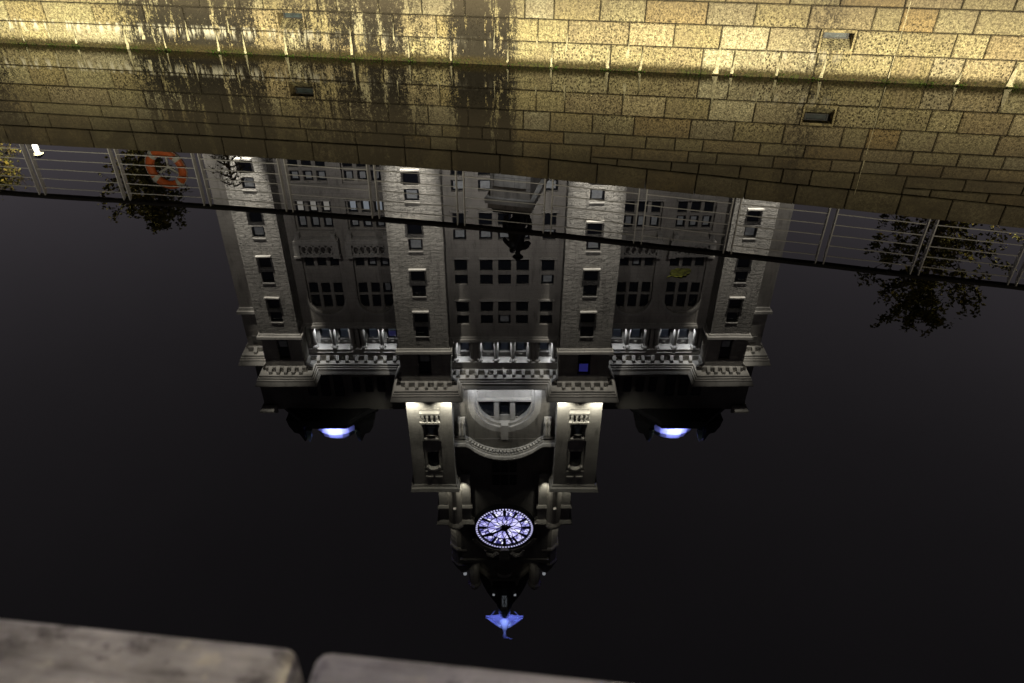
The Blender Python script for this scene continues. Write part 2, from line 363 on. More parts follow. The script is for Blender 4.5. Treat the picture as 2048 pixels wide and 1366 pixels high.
# ---------------------------------------------------------------- ground and water
def W(s, d, z):                                   # dock-wall frame to world
    return Vector((s*cos(YAW)-d*sin(YAW), 11.6745+s*sin(YAW)+d*cos(YAW), z))
m = MB(); ss = [-300,-60,-13.5,-9.4,-7.6,-5.28,-1.81,-.12,1.74,3.2,5.1,6.54,8.16,12.5,60,300]
ds = [.60, 6, 14, 400]
for a, b in zip(ss, ss[1:]):
    for d0, d1 in zip(ds, ds[1:]):
        def hz(s, d): return (cope_t(s)-.02)*(1-min(1, max(0, (d-6)/8))) + 1.95*min(1, max(0, (d-6)/8))
        m.quad(*[tuple(W(s, d, hz(s, d))) for s, d in ((a,d0),(b,d0),(b,d1),(a,d1))])
tag(m.build('plaza', M['paving']), None, None, kind='structure')
for a, b in ((-300, LO), (HI, 300)):              # the dock wall goes on out of sight as plain backing
    m = MB(); m.rings([[tuple(W(s, d, z)) for d, z in ((.03,-1),(.62,-1),(.62,cope_t(s)-.02),(.03,cope_t(s)-.02))] for s in (a, b)])
    tag(m.build('quay_wall', M['paving']), None, None, kind='structure')
k = N('still_dark_water'); p = k.n('NewGeometry').outputs['Position']
nh = k.math('ADD', k.math('MULTIPLY', k.noise(p, .8, 2), 1.0), k.math('MULTIPLY', k.noise(k.scale(p, (1, .55, 1)), 5.5, 2), .12))
k.bump(nh, 1.0, .00035); k.b.inputs['IOR'].default_value = 1.333
M['water'] = k.out((0,0,0), 0.0, .5)
m = MB(); m.poly([(-150, .1, 0), (150, .1, 0), tuple(W(150, .1, 0)), tuple(W(-150, .1, 0))])
tag(m.build('dock_water', M['water']), None, None, kind='structure')
m = MB(); m.poly([(-150, .1, -2.5), (150, .1, -2.5), tuple(W(150, .1, -2.5)), tuple(W(-150, .1, -2.5))]); tag(m.build('dock_bed', M['mortar']), None, None, kind='structure')
# near quay
BA = radians(-6.3); bx = lambda u, v, z: (-.205+u*cos(BA)-v*sin(BA), .4475+u*sin(BA)+v*cos(BA), z)
m = MB(); m.rings([[bx(u, v, z) for v, z in ((-.004,-1.5),(-.004,1.84),(-40,1.84),(-40,-1.5))] for u in (-80, 80)])
tag(m.build('near_quay', M['paving']), None, None, kind='structure')

# ---------------------------------------------------------------- weathered timber baulks on the near quay edge
k = N('weathered_timber'); p = k.n('TexCoord').outputs['Object']
g = k.noise(k.scale(p, (2.2, 14, 14)), 3.0, 6, .65); b = k.noise(k.scale(p, (1,1.6,1)), 17, 6, .65); sp = k.noise(p, 5.5, 5, .6)
c = k.ramp(g, [(.3, (.20,.19,.175)), (.5, (.40,.385,.36)), (.7, (.54,.52,.49))])
c = k.mix(1, c, k.ramp(sp, [(.34, .62), (.6, 1.22)]), 'MULTIPLY'); c = k.mix(k.mr(b, .53, .66, 0, .85), c, (.10,.09,.088)); c = k.mix(k.mr(b, .30, .41, .7, 0), c, (.60,.56,.44))
k.bump(k.math('ADD', g, b), .6, .006); M['timber'] = k.out(c, .85, .2)
def baulk(u0, u1, label):
    w, h, r = .30, .46, .016
    bm = bmesh.new(); bmesh.ops.create_cube(bm, size=1)
    for v in bm.verts: v.co = Vector(((u0+u1)/2+v.co.x*(u1-u0), -w/2+v.co.y*w, 1.84+h/2+v.co.z*h))
    bmesh.ops.bevel(bm, geom=bm.edges[:], offset=r, segments=4, profile=.5, affect='EDGES')
    me = bpy.data.meshes.new('timber_baulk'); bm.to_mesh(me); bm.free(); me.shade_smooth()
    o = link('timber_baulk', me, M['timber']); o.location = (-.205, .4475, 0); o.rotation_euler = (0, 0, BA)
    return tag(o, label, 'timber')
baulk(-1.9, -.0095, 'weathered grey timber baulk on the near quay edge, the one opposite the lifebuoy')
baulk(.0095, 1.9, 'weathered grey timber baulk on the near quay edge, the one facing the clock tower')

# ---------------------------------------------------------------- railing
rail = thing('quay_railing', 'steel railing with paired flat posts and dark handrail along the dock wall', 'railing', (0, 11.6745, 0), YAW)
D = .16
posts = [-13.7,-12.2,-10.65,-9.10,-7.30,-5.66,-4.03,-2.385,-.805,.735,2.315,3.84,5.365,6.895,8.42,9.95,11.5]
for s in posts:
    for e in (-.065, .065):
        z0 = cope_t(s+e)-.03; m = MB()
        m.rings([[(s+e+x, D+y, z) for x, y in ((-.009,-.045+q),(.009,-.045+q),(.009,.045-q2),(-.009,.045-q2))] for z, q, q2 in ((z0,0,0),(z0+1.0,0,.0),(z0+1.09,.005,.06))])
        o = m.build('post', M['steel']); o.parent = rail
        m = MB().box(s+e-.03, s+e+.03, D-.06, D+.06, z0+.022, z0+.036); q = m.build('base_plate', M['steel']); q.parent = o
for a, b in zip(posts, posts[1:]):
    for dz in (.155, .345, .535, .725, .915):
        m = MB(); p0 = (a+.05, D, cope_t(a)+dz); p1 = (b-.05, D, cope_t(b)+dz); m.tube([p0, p1], .0095, 8)
        o = m.build('rail_bar', M['steel'], smooth=False); o.parent = rail
pts = [s for s in posts]; m = MB()
m.rings([[(s, D+y, cope_t(s)+1.06+z) for y, z in ((-.055,0),(.055,0),(.07,.02),(.06,.055),(-.06,.055),(-.07,.02))] for s in pts])
o = m.build('handrail', M['handrail']); o.parent = rail

# lifebuoy on its bracket
lb = thing('lifebuoy', 'orange and white lifebuoy ring hung on the quay railing', 'lifebuoy', tuple(W(-6.40, D+.12, 2.19)), YAW)
def torus(R0, r, n=48, k=12, a0=0, a1=2*pi, y=0):
    m = MB(); full = abs(a1-a0-2*pi) < 1e-6; rg = []
    for i in range(n+(0 if full else 1)):
        a = a0+(a1-a0)*i/n; rg.append([((R0+r*cos(2*pi*j/k))*cos(a), y+.8*r*sin(2*pi*j/k), (R0+r*cos(2*pi*j/k))*sin(a)) for j in range(k)])
    if full: rg.append(rg[0])
    return m.rings(rg, cap=not full)
o = link('ring', torus(.32, .082).mesh('ring', True), M['orange'], lb, local=True)
for i in range(4):
    a = pi/4+i*pi/2+.1; q = link('band', torus(.32, .0865, 6, 12, a-.13, a+.13).mesh('band', True), M['white'], lb, local=True)
for i in range(4):
    a = pi/4+i*pi/2+.1; m = MB(); m.tube([(.412*cos(a+t*pi/2), -.02, (.415-.035*sin(pi*t))*sin(a+t*pi/2)) for t in (0,.25,.5,.75,1)], .006, 6); link('grab_rope', m.mesh('grab_rope'), M['white'], lb, local=True)
for i in range(3):
    a = pi/2+pi/3*2*i+pi; m = MB(); m.tube([(0, .06, 0), (.34*cos(a), .07, .34*sin(a))], .024, 6); link('bracket_arm', m.mesh('bracket_arm'), M['white'], lb, local=True)

# ---------------------------------------------------------------- lamps
def aim(o, loc, tgt):
    o.location = loc; o.rotation_mode = 'QUATERNION'
    o.rotation_quaternion = (Vector(tgt)-Vector(loc)).to_track_quat('-Z', 'Y')
def spot(loc, tgt, W_, col, size, blend=.6, rad=.08, parent=None, name='spot_beam'):
    l = bpy.data.lights.new(name, 'SPOT'); l.energy = W_; l.color = col; l.spot_size = radians(size); l.spot_blend = blend; l.shadow_soft_size = rad
    o = bpy.data.objects.new(name, l); C.objects.link(o); aim(o, loc, tgt)
    if parent: o.parent = parent; o.matrix_parent_inverse = inv(parent)
    return o
def area(loc, tgt, W_, col, sx, sy, parent=None, name='strip_glow', spread=180):
    l = bpy.data.lights.new(name, 'AREA'); l.shape = 'RECTANGLE'; l.size = sx; l.size_y = sy; l.energy = W_; l.color = col; l.spread = radians(spread)
    o = bpy.data.objects.new(name, l); C.objects.link(o); aim(o, loc, tgt)
    if parent: o.parent = parent; o.matrix_parent_inverse = inv(parent)
    return o
def flood(loc, tgt, W_, col, size, label, group, blend=.6, parent=None, sc_=1.0):
    """a floodlight: yoke, housing, glass, and its beam"""
    t = thing('floodlight', label, 'floodlight', loc, 0, group) if parent is None else parent
    d = (Vector(tgt)-Vector(loc)).normalized(); q = d.to_track_quat('-Z', 'Y').to_matrix()
    def ring(rr, z): return [tuple(Vector(loc)+q @ Vector((rr*x, rr*y*.8, z))) for x, y in ((-1,-1),(1,-1),(1,1),(-1,1))]
    MB().rings([ring(.10*sc_, .20*sc_), ring(.16*sc_, .10*sc_), ring(.17*sc_, .03*sc_)]).build('housing', M['black'], t)
    x, y, z = loc; s_ = .19*sc_
    MB().tube([(x-s_, y, z+.1*sc_), (x-s_, y, z-.24*sc_), (x+s_, y, z-.24*sc_), (x+s_, y, z+.1*sc_)], .014, 6).build('yoke', M['black'], t)
    spot(loc, tgt, W_, col, size, blend, .10, t)
    return t
WARMWALL = (1.0, .80, .40)
for i, (x, e, col) in enumerate([(-12.0, .85, (1,.90,.62)), (-9.4, .9, (1,.90,.62)), (-6.8, .95, (1,.92,.62)), (-4.2, .9, (1,.91,.62)), (-1.6, .95, (1,.90,.62)), (1.0, .95, (1,.90,.62)), (3.6, .8, (1,.89,.62)), (6.2, .74, (1,.89,.64)), (8.8, .72, (1,.89,.64))]):
    tg = W(x, 0, -.12)
    flood((x, .4475+(x+.205)*math.tan(radians(-6.3))+.17, .62), tg, e*800, col, 40, 'small bulkhead floodlight on the near quay wall just above the water', 'floodlights on the near quay wall', 1.0, None, .6)

# ---------------------------------------------------------------- the office building
B = thing('office_building', 'tall granite office building with clock tower floodlit beyond the railing', 'building', (0, 66, 1.95))
def P(m, name, mat, bevel=0, smooth=False, par=None): return m.build(name, M[mat], par or B, smooth, bevel)
def grid_wall(m, x0, x1, z0, z1, y, ops, depth=.4):
    """front face at y with rectangular or arched openings; reveals run back by depth"""
    xs = sorted({x0, x1, *[o[0] for o in ops], *[o[1] for o in ops]}); zs = sorted({z0, z1, *[o[2] for o in ops], *[o[3] for o in ops]})
    for a, b in zip(xs, xs[1:]):
        for c, d in zip(zs, zs[1:]):
            cx, cz = (a+b)/2, (c+d)/2
            if any(o[0] < cx < o[1] and o[2] < cz < o[3] for o in ops): continue
            m.quad((a,y,c), (b,y,c), (b,y,d), (a,y,d))
    for o in ops:
        a, b, c, d = o[:4]; Y = y+depth; arch = len(o) > 4
        m.quad((a,y,c),(b,y,c),(b,Y,c),(a,Y,c))
        if not arch:
            m.quad((a,y,d),(b,y,d),(b,Y,d),(a,Y,d)); m.quad((a,y,c),(a,y,d),(a,Y,d),(a,Y,c)); m.quad((b,y,c),(b,y,d),(b,Y,d),(b,Y,c))
        else:
            r = (b-a)/2; cz = d-r; cx = (a+b)/2; n = 20
            m.quad((a,y,c),(a,y,cz),(a,Y,cz),(a,Y,c)); m.quad((b,y,c),(b,y,cz),(b,Y,cz),(b,Y,c))
            for i in range(n):
                t0, t1 = pi-pi*i/n, pi-pi*(i+1)/n
                p0 = (cx+r*cos(t0), cz+r*sin(t0)); p1 = (cx+r*cos(t1), cz+r*sin(t1))
                m.quad((p0[0],y,p0[1]), (p1[0],y,p1[1]), (p1[0],y,d), (p0[0],y,d))
                m.quad((p0[0],y,p0[1]), (p1[0],y,p1[1]), (p1[0],Y,p1[1]), (p0[0],Y,p0[1]))
    return m
WC = {}
def window(x, z0, z1, y, w, blind=None, bfrac=(0,1), nm='window', mid=True):
    h = z1-z0; key = (round(w,2), round(h,2), mid)
    if key not in WC:
        t = .085; m = MB()
        m.box(-w/2, -w/2+t, 0, .08, 0, h).box(w/2-t, w/2, 0, .08, 0, h).box(-w/2+t, w/2-t, 0, .08, 0, t).box(-w/2+t, w/2-t, 0, .08, h-t, h)
        if mid: m.box(-w/2+t, w/2-t, .01, .07, h*.5-.035, h*.5+.035)
        g = MB().box(-w/2+t, w/2-t, .035, .05, t, h-t)
        a = m.mesh('window'); a.materials.append(M['sash']); b = g.mesh('pane'); b.materials.append(M['glass']); WC[key] = (a, b)
    a, b = WC[key]
    o = link(nm, a, None, B, (x, y, z0)); link('pane', b, None, o, (0,0,0), local=True)
    if blind:
        q = .19; l, u = z0+q+(h-2*q)*bfrac[0], z0+q+(h-2*q)*bfrac[1]
        MB().box(x-w/2+q, x+w/2-q, y+.02, y+.03, l, u).build('blind', M[blind], o)
    return o
def sill(x, z, y, w, pr=.32, t=.13): return P(MB().box(x-w/2, x+w/2, y-pr, y+.1, z-t, z), 'sill', 'trim')
CORN = [(0,45.55),(.12,45.7),(.12,46.28),(.78,46.34),(.80,46.58),(.90,46.60),(.93,46.80),(1.04,46.83),(1.06,47.0),(1.27,47.42),(1.27,47.5),(0,47.75)]
def cornice(path, par=None): return P(MB().sweep(CORN, path), 'cornice', 'trim', par=par)
def corbels(par, xs, y, z=45.62, w=.36):
    for x in xs:
        m = MB(); m.rings([[(xx, y-q, zz_) for q, zz_ in ((-.02,z-.02),(.16,z),(.34,z+.12),(.60,z+.36),(.62,z+.66),(-.02,z+.66))] for xx in (x-w/2, x+w/2)])
        m.build('corbel', M['trim'], par)
def side_corbels(par, x, ys, sg, z=45.62, w=.36):
    for y in ys:
        m = MB(); m.rings([[(x+sg*q, yy, zz_) for q, zz_ in ((-.02,z-.02),(.16,z),(.34,z+.12),(.60,z+.36),(.62,z+.66),(-.02,z+.66))] for yy in (y-w/2, y+w/2)])
        m.build('corbel', M['trim'], par)
BASE = [6.7, 11.75, 16.8, 21.8, 26.82, 31.84, 36.68]
STR = [(0,41.28),(.10,41.32),(.16,41.5),(.30,41.56),(.33,41.84),(0,41.92)]
def tower(sg, xa, xb, y, yin, yout, wx, ww):
    """one projecting bay: rock-faced shaft, a column of paired windows with lit sills, string course, bracketed cornice"""
    X = lambda v: sg*v
    ops = []
    for b in BASE: ops += [(wx-ww/2, wx+ww/2, b+.10, b+1.52), (wx-ww/2, wx+ww/2, b+1.88, b+3.12)]
    top = (wx-ww/2, wx+ww/2, 41.94, 44.75)
    fl = lambda o: (min(X(o[0]),X(o[1])), max(X(o[0]),X(o[1])), o[2], o[3])
    m = MB(); x0, x1 = sorted((X(xa), X(xb)))
    grid_wall(m, x0, x1, 1.9, 41.6, y, [fl(o) for o in ops], .42)
    m.quad((X(xa),y,1.9),(X(xa),yin,1.9),(X(xa),yin,41.6),(X(xa),y,41.6)); m.quad((X(xb),y,1.9),(X(xb),yout,1.9),(X(xb),yout,41.6),(X(xb),y,41.6))
    P(m, 'tower_wall', 'rock')
    m = MB(); grid_wall(m, x0, x1, 41.6, 48.2, y+.02, [fl(top)], .42)
    m.quad((X(xa),y+.02,41.6),(X(xa),yin,41.6),(X(xa),yin,48.2),(X(xa),y+.02,48.2)); m.quad((X(xb),y+.02,41.6),(X(xb),yout,41.6),(X(xb),yout,48.2),(X(xb),y+.02,48.2))
    m.quad((X(xa),y+.02,48.2),(X(xb),y+.02,48.2),(X(xb),yout,48.2),(X(xa),yin,48.2))
    P(m, 'tower_attic', 'ashlar')
    for i, b in enumerate(BASE):
        sill(X(wx), b+.10, y, ww+.30, .30)
        window(X(wx), b+.12, b+1.50, y+.28, ww-.02, None, mid=False)
        window(X(wx), b+1.90, b+3.10, y+.28, ww-.02, 'blind' if (R.random() < .85 and i < 5) else None, mid=False)
        if i >= 3: P(MB().box(X(wx)-ww/2-.02, X(wx)+ww/2+.02, y-.06, y+.2, b+3.12, b+3.25), 'lintel', 'trim')
    window(X(wx), 41.98, 44.72, y+.30, ww-.02, 'blind_blue' if (sg > 0 and xa < 10) else 'blind', (.56,1) if (sg > 0 and xa < 10) else (.1,.45))
    for zc in (43.35,): P(MB().box(X(wx)-ww/2, X(wx)+ww/2, y+.2, y+.34, zc-.08, zc+.08), 'transom', 'sash')
    path = [(X(xa), yin), (X(xa), y), (X(xb), y), (X(xb), yout)]
    if sg < 0: path = path[::-1]
    P(MB().sweep(STR, path), 'string_course', 'trim')
    co = cornice(path); w_ = xb-xa; n = 5
    corbels(co, [X(xa+w_*.11+i*w_*.78/(n-1)) for i in range(n)], y)
    side_corbels(co, X(xa), [y+.5+i*1.1 for i in range(max(1, int((yin-y)/1.15)))], -sg); side_corbels(co, X(xb), [y+.5+i*1.1 for i in range(max(1, int((yout-y)/1.15)))], sg)
YC, YO, YR, YM = 62.0, 64.68, 66.8, 64.15
for sg in (-1, 1):
    tower(sg, 5.75, 11.0, YC, YM, YR, 8.40, 1.36)
    tower(sg, 21.92, 26.15, YO, YR, 68.5, 23.95, 1.25)
    # side bay, returning along the flank
    X = lambda v: sg*v
    m = MB(); x0, x1 = sorted((X(26.15), X(29.2)))
    grid_wall(m, x0, x1, 1.9, 48.2, 68.5, []); m.quad((X(29.2),68.5,1.9),(X(29.2),112,1.9),(X(29.2),112,48.2),(X(29.2),68.5,48.2)); P(m, 'flank_wall', 'ashlar')
    pth = [(X(26.15),68.5),(X(29.2),68.5),(X(29.2),80)]
    if sg < 0: pth = pth[::-1]
    P(MB().sweep([(0,40.3),(.1,40.4),(.15,40.7),(.32,40.75),(.35,41.05),(0,41.15)], pth), 'string_course', 'trim')
    co = cornice(pth); corbels(co, [X(27.2), X(28.4)], 68.5); side_corbels(co, X(29.2), [69.2+i*1.3 for i in range(7)], sg)
    P(MB().box(min(X(27.3),X(28.6)), max(X(27.3),X(28.6)), 68.40, 68.52, 44.2, 45.0), 'wall_panel', 'soot')

# recessed bays either side of the centre
def bay(m, inner, cx, zlist, half, y, arch_top=None):
    pass
LIT = {(-1, 0): 'blind_warm', (-1, 1): 'blind_lit'}
for sg in (-1, 1):
    X = lambda v: sg*v
    cs = [18.96, 13.72]; hw = 1.92
    ops = []
    for c in cs:
        for z0, z1 in ((7.0,10.4),(12.2,15.4),(17.2,20.4),(22.0,25.25),(26.95,30.25)): ops.append((X(c)-hw, X(c)+hw, z0, z1))
        ops.append((X(c)-hw, X(c)+hw, 32.0, 40.15, 1))
    m = MB(); x0, x1 = sorted((X(10.9), X(21.95))); grid_wall(m, x0, x1, 1.9, 41.9, YR, ops, .55); P(m, 'bay_wall', 'ashlar')
    m = MB(); grid_wall(m, x0, x1, 44.85, 48.2, YR, [], .3); m.quad((x0,YR,44.85),(x1,YR,44.85),(x1,YR+1.3,44.85),(x0,YR+1.3,44.85)); m.quad((x0,YR,41.9),(x1,YR,41.9),(x1,YR+1.3,41.9),(x0,YR+1.3,41.9)); P(m, 'entablature', 'trim')
    for ci, c in enumerate(cs):
        yi = YR+.45; iops = []
        rowsz = [(7.2,8.4),(8.8,10.2),(12.4,13.6),(14.0,15.2),(17.4,18.6),(19.0,20.2),(22.15,23.72),(24.02,25.10),(27.05,28.45),(28.75,30.1),(32.9,34.55),(36.45,37.75),(37.95,39.55)]
        for z0, z1 in rowsz:
            for dx in (-1.30, 0, 1.30): iops.append((X(c)+dx-.47, X(c)+dx+.47, z0, z1))
        m = MB(); grid_wall(m, X(c)-hw-.05, X(c)+hw+.05, 6.5, 40.3, yi, iops, .35); P(m, 'window_screen', 'ashlar')
        for z0, z1 in rowsz:
            for dx in (-1.30, 0, 1.30):
                bl = None
                if abs(z0-27.05) < .1: bl = LIT.get((sg, ci))
                elif abs(z0-28.75) < .1 or abs(z0-24.02) < .1: bl = 'blind'
                elif R.random() < .12: bl = 'blind'
                window(X(c)+dx, z0+.02, z1-.02, yi+.2, .92, bl, (0,1) if bl != 'blind_lit' else (0,1), mid=(z1-z0 > 1.6))
        for z in (21.98, 26.93): sill(X(c), z, YR, 2*hw+.2, .22)
        P(MB().box(X(c)-hw, X(c)+hw, YR+.30, YR+.5, 25.2, 25.3), 'lintel', 'trim')
        # archivolt
        m = MB(); rg = []
        for i in range(25):
            t = pi*i/24; rg.append([(X(c)+r*cos(t), yy, 38.23+r*sin(t)) for r, yy in ((hw+.0,YR-.05),(hw+.26,YR-.05),(hw+.26,YR+.05),(hw+.0,YR+.05))])
        m.rings(rg); P(m, 'archivolt', 'trim')
        # balcony with ring balustrade
        bal = P(MB().box(X(c)-2.25, X(c)+2.25, YR-.95, YR, 30.95, 31.28).box(X(c)-2.1, X(c)+2.1, YR-.8, YR, 30.80, 30.95), 'balcony', 'trim')
        for e in (-1, 1):
            P(MB().box(X(c)+e*1.98-.30, X(c)+e*1.98+.30, YR-.92, YR-.35, 31.28, 32.62).box(X(c)+e*1.98-.36, X(c)+e*1.98+.36, YR-.98, YR-.3, 32.62, 32.82), 'pier', 'trim', par=bal)
            P(MB().box(X(c)+e*1.8-.22, X(c)+e*1.8+.22, YR-.75, YR, 30.30, 30.80), 'bracket', 'trim', par=bal)
        P(MB().box(X(c)-1.68, X(c)+1.68, YR-.86, YR-.60, 32.52, 32.74).box(X(c)-1.68, X(c)+1.68, YR-.84, YR-.62, 31.28, 31.46), 'top_rail', 'trim', par=bal)
        for i in range(5):
            m = MB(); cx = X(c)-1.28+i*.64; rg = []
            for q in range(18):
                t = 2*pi*q/18; rg.append([(cx+r*cos(t)*.62, yy, 31.99+r*sin(t)) for r, yy in ((.40,YR-.80),(.56,YR-.80),(.56,YR-.66),(.40,YR-.66))])
            rg.append(rg[0]); m.rings(rg, cap=False); P(m, 'balustrade_ring', 'trim', par=bal)
    # colonnade
    yb = YR+1.15; wins = [20.03, 17.93, 14.73, 12.60]
    m = MB(); grid_wall(m, x0, x1, 41.9, 44.85, yb, [(X(w)-.60, X(w)+.60, 42.12, 44.15) for w in wins], .3); P(m, 'colonnade_wall', 'trim')
    for wi, w in enumerate(wins):
        window(X(w), 42.14, 44.13, yb+.12, 1.18, 'office', (0,1)); MB().box(X(w)-.4, X(w)+.4, yb+.11, yb+.13, 43.2, 43.9).build('dark_blind', M['office_dim' if not (sg < 0 and w < 13) else 'office_blue'], B)
        P(MB().box(X(w)-.66, X(w)+.66, yb-.10, yb+.02, 44.2, 44.68), 'name_panel', 'panel')
        P(MB().box(X(w)-.16, X(w)+.16, yb-.125, yb-.10, 44.36, 44.52), 'wall_vent', 'trim')
    for cxx in (21.2, 18.98, 16.95, 15.72, 13.66, 11.55):
        m = MB(); m.lathe(X(cxx), YR+.38, [(.40,41.95),(.40,42.08),(.33,42.14),(.30,42.22),(.29,43.2),(.25,44.42),(.29,44.47),(.36,44.58),(.40,44.70),(.40,44.84)], 20)
        P(m, 'column', 'trim', smooth=False)
    for cxx in (16.33, 21.75): P(MB().box(X(cxx)-.2, X(cxx)+.2, YR+.25, YR+1.1, 41.92, 44.84), 'pilaster', 'trim')
    pth = [(X(10.95),YR),(X(21.95),YR)]
    if sg < 0: pth = pth[::-1]
    P(MB().sweep(STR, pth), 'string_course', 'trim')
    co = P(MB().sweep(CORN, pth), 'cornice', 'trim'); corbels(co, [X(20.88-i*1.07) for i in range(9)], YR)
    for a, b in ((21.1,19.0),(18.9,16.8),(15.9,13.8),(13.7,11.7)): P(MB().box(min(X(a),X(b))+.15, max(X(a),X(b))-.15, YR-.10, YR+.05, 45.2, 45.32), 'fillet', 'trim')

# middle wall
xsw = [-4.33, -1.82, 0, 1.82, 4.33]; ops = []
for b in BASE:
    for x in xsw: ops += [(x-.64, x+.64, b+.10, b+1.55), (x-.64, x+.64, b+1.90, b+3.08)]
m = MB(); grid_wall(m, -5.8, 5.8, 1.9, 41.9, YM, ops, .40); P(m, 'middle_wall', 'ashlar')
for i, b in enumerate(BASE):
    for x in xsw:
        window(x, b+.12, b+1.53, YM+.26, 1.26, None, mid=False)
        window(x, b+1.92, b+3.06, YM+.26, 1.26, 'blind' if (i in (3,4) or R.random() < .1) else None, mid=False)
    for x, w in ((-4.33,1.7),(4.33,1.7),(0,5.2)): sill(x, b+.10, YM, w, .24, .16)
m = MB(); grid_wall(m, -5.8, 5.8, 44.7, 48.2, YM, [], .3); m.quad((-5.8,YM,44.7),(5.8,YM,44.7),(5.8,YM+1.3,44.7),(-5.8,YM+1.3,44.7)); m.quad((-5.8,YM,41.9),(5.8,YM,41.9),(5.8,YM+1.3,41.9),(-5.8,YM+1.3,41.9)); P(m, 'entablature', 'trim')
m = MB(); grid_wall(m, -5.8, 5.8, 41.9, 44.7, YM+1.1, [(x-.56, x+.56, 42.1, 44.0) for x in (-4.27,-1.78,0,1.78,4.27)], .3); P(m, 'colonnade_wall', 'trim')
for x in (-4.27,-1.78,0,1.78,4.27):
    window(x, 42.12, 43.98, YM+1.22, 1.1, 'office', (0,1)); MB().box(x-.37, x+.37, YM+1.21, YM+1.23, 43.12, 43.76).build('dark_blind', M['office_dim'], B)
    P(MB().box(x-.6, x+.6, YM+1.0, YM+1.12, 44.06, 44.5), 'name_panel', 'panel')
for x in (-1.78, 1.78): P(MB().box(x-.16, x+.16, YM+.975, YM+1.0, 44.2, 44.36), 'wall_vent', 'trim')
for x in (5.35, 3.52, 2.72, .92):
    for e in (-1, 1): P(MB().lathe(e*x, YM+.38, [(.38,41.95),(.38,42.07),(.31,42.13),(.28,42.2),(.27,43.2),(.24,44.3),(.28,44.35),(.35,44.46),(.38,44.56),(.38,44.69)], 20), 'column', 'trim')
for e in (-1, 1): P(MB().box(e*3.12-.13, e*3.12+.13, YM+.3, YM+1.1, 41.92, 44.69), 'pilaster', 'trim')
P(MB().sweep(STR, [(-5.75,YM),(5.75,YM)]), 'string_course', 'trim')
co = P(MB().sweep(CORN, [(-5.75,YM),(5.75,YM)]), 'cornice', 'trim'); corbels(co, [-5.1+i*1.02 for i in range(11)], YM)

# great lunette and segmental pediment over the middle
ya = 64.35; r0, r1, cz = 3.05, 4.15, 50.85
m = MB(); grid_wall(m, -5.9, 5.9, 48.0, 56.4, ya, [(-r1, r1, 48.0, cz+r1, 1)], .5); P(m, 'lunette_wall', 'midsoot')
m = MB(); rg = []
pr = [(-pi/2, 0)]
arc = [(48.0, 0)] + [None]*0
pts = [(-1, 48.0), (-1, cz)]
def archring(m, ri, ro, y0, y1, n=36):
    rg = [[(-r, yy, 48.0) for r, yy in ((ri,y0),(ro,y0),(ro,y1),(ri,y1))]]
    for i in range(n+1):
        t = pi-pi*i/n; rg.append([(r*cos(t), yy, cz+r*sin(t)) for r, yy in ((ri,y0),(ro,y0),(ro,y1),(ri,y1))])
    rg.append([(r, yy, 48.0) for r, yy in ((ri,y0),(ro,y0),(ro,y1),(ri,y1))]); return m.rings(rg)
P(archring(MB(), 3.42, 4.15, ya+.02, ya+.9), 'arch_ring', 'trim'); P(archring(MB(), 3.05, 3.42, ya+.30, ya+1.0), 'arch_moulding', 'trim')
P(MB().box(-.42, .42, ya-.22, ya+.5, 53.8, 56.0), 'keystone', 'trim')
m = MB(); grid_wall(m, -3.1, 3.1, 48.0, 54.0, ya+.85, [(-.62,.62,50.75,53.1),(-3.0,-1.23,50.75,53.4),(1.23,3.0,50.75,53.4)], .3); P(m, 'lunette_screen', 'trim')
P(MB().box(-3.05, 3.05, ya+.35, ya+.85, 50.42, 50.68), 'lunette_sill', 'trim')
window(0, 50.77, 53.08, ya+1.0, 1.2, None); window(-2.115, 50.77, 53.38, ya+1.0, 1.75, None, mid=False); window(2.115, 50.77, 53.38, ya+1.0, 1.75, None, mid=False)
for x in (-.95, .95): P(MB().box(x-.28, x+.28, ya+.6, ya+.87, 50.68, 53.6), 'mullion', 'trim')
# segmental hood
PRO = [(0,-.9),(.25,-.85),(.28,-.55),(.62,-.50),(.65,-.30),(.85,-.22),(.95,.05),(.95,.15),(0,.3)]
pl = [(-5.9, 56.35), (-4.5, 56.35)]
Rr_, zc_ = 5.5, 52.95
for i in range(1, 24):
    t = math.atan2(56.35-zc_, -4.4); t0 = pi-math.asin((56.35-zc_)/Rr_); a = t0+(pi-2*t0+0)*0 - (t0-(pi-t0))*i/24
    pl.append((Rr_*cos(a), zc_+Rr_*sin(a)))
pl += [(4.5, 56.35), (5.9, 56.35)]
m = MB(); m.rings([[(x, ya-o, z+dz) for o, dz in PRO] for x, z in pl]); hood = P(m, 'pediment', 'trim')
for i, (x, z) in enumerate(pl[1:-1]):
    m = MB(); m.box(x-.14, x+.14, ya-.56, ya-.2, z-.80, z-.48); P(m, 'dentil', 'trim', par=hood)
m = MB(); m.rings([[(x, yy, z) for yy, z in ((ya-.04, 55.0 if abs(x) > 4.4 else 56.0), (ya-.04, zz2+.2), (ya+1.2, zz2+.2), (ya+1.2, 55.0 if abs(x) > 4.4 else 56.0))] for x, zz2 in pl]); P(m, 'pediment_back', 'midsoot')
for e in (-1, 1):
    m = MB(); m.rings([[(xx, ya-q, z) for q, z in ((0,52.6),(.2,52.65),(.42,53.1),(.38,53.8),(.55,54.6),(.62,55.45),(0,55.45))] for xx in (e*4.95-.42, e*4.95+.42)]); P(m, 'console', 'trim')
    for q in (-.2,.2): P(MB().tube([(e*4.95+q, ya-.22, 52.7), (e*4.95+q, ya-.46, 53.2), (e*4.95+q, ya-.44, 53.9), (e*4.95+q, ya-.62, 54.9)], .14, 8), 'scroll', 'trim')

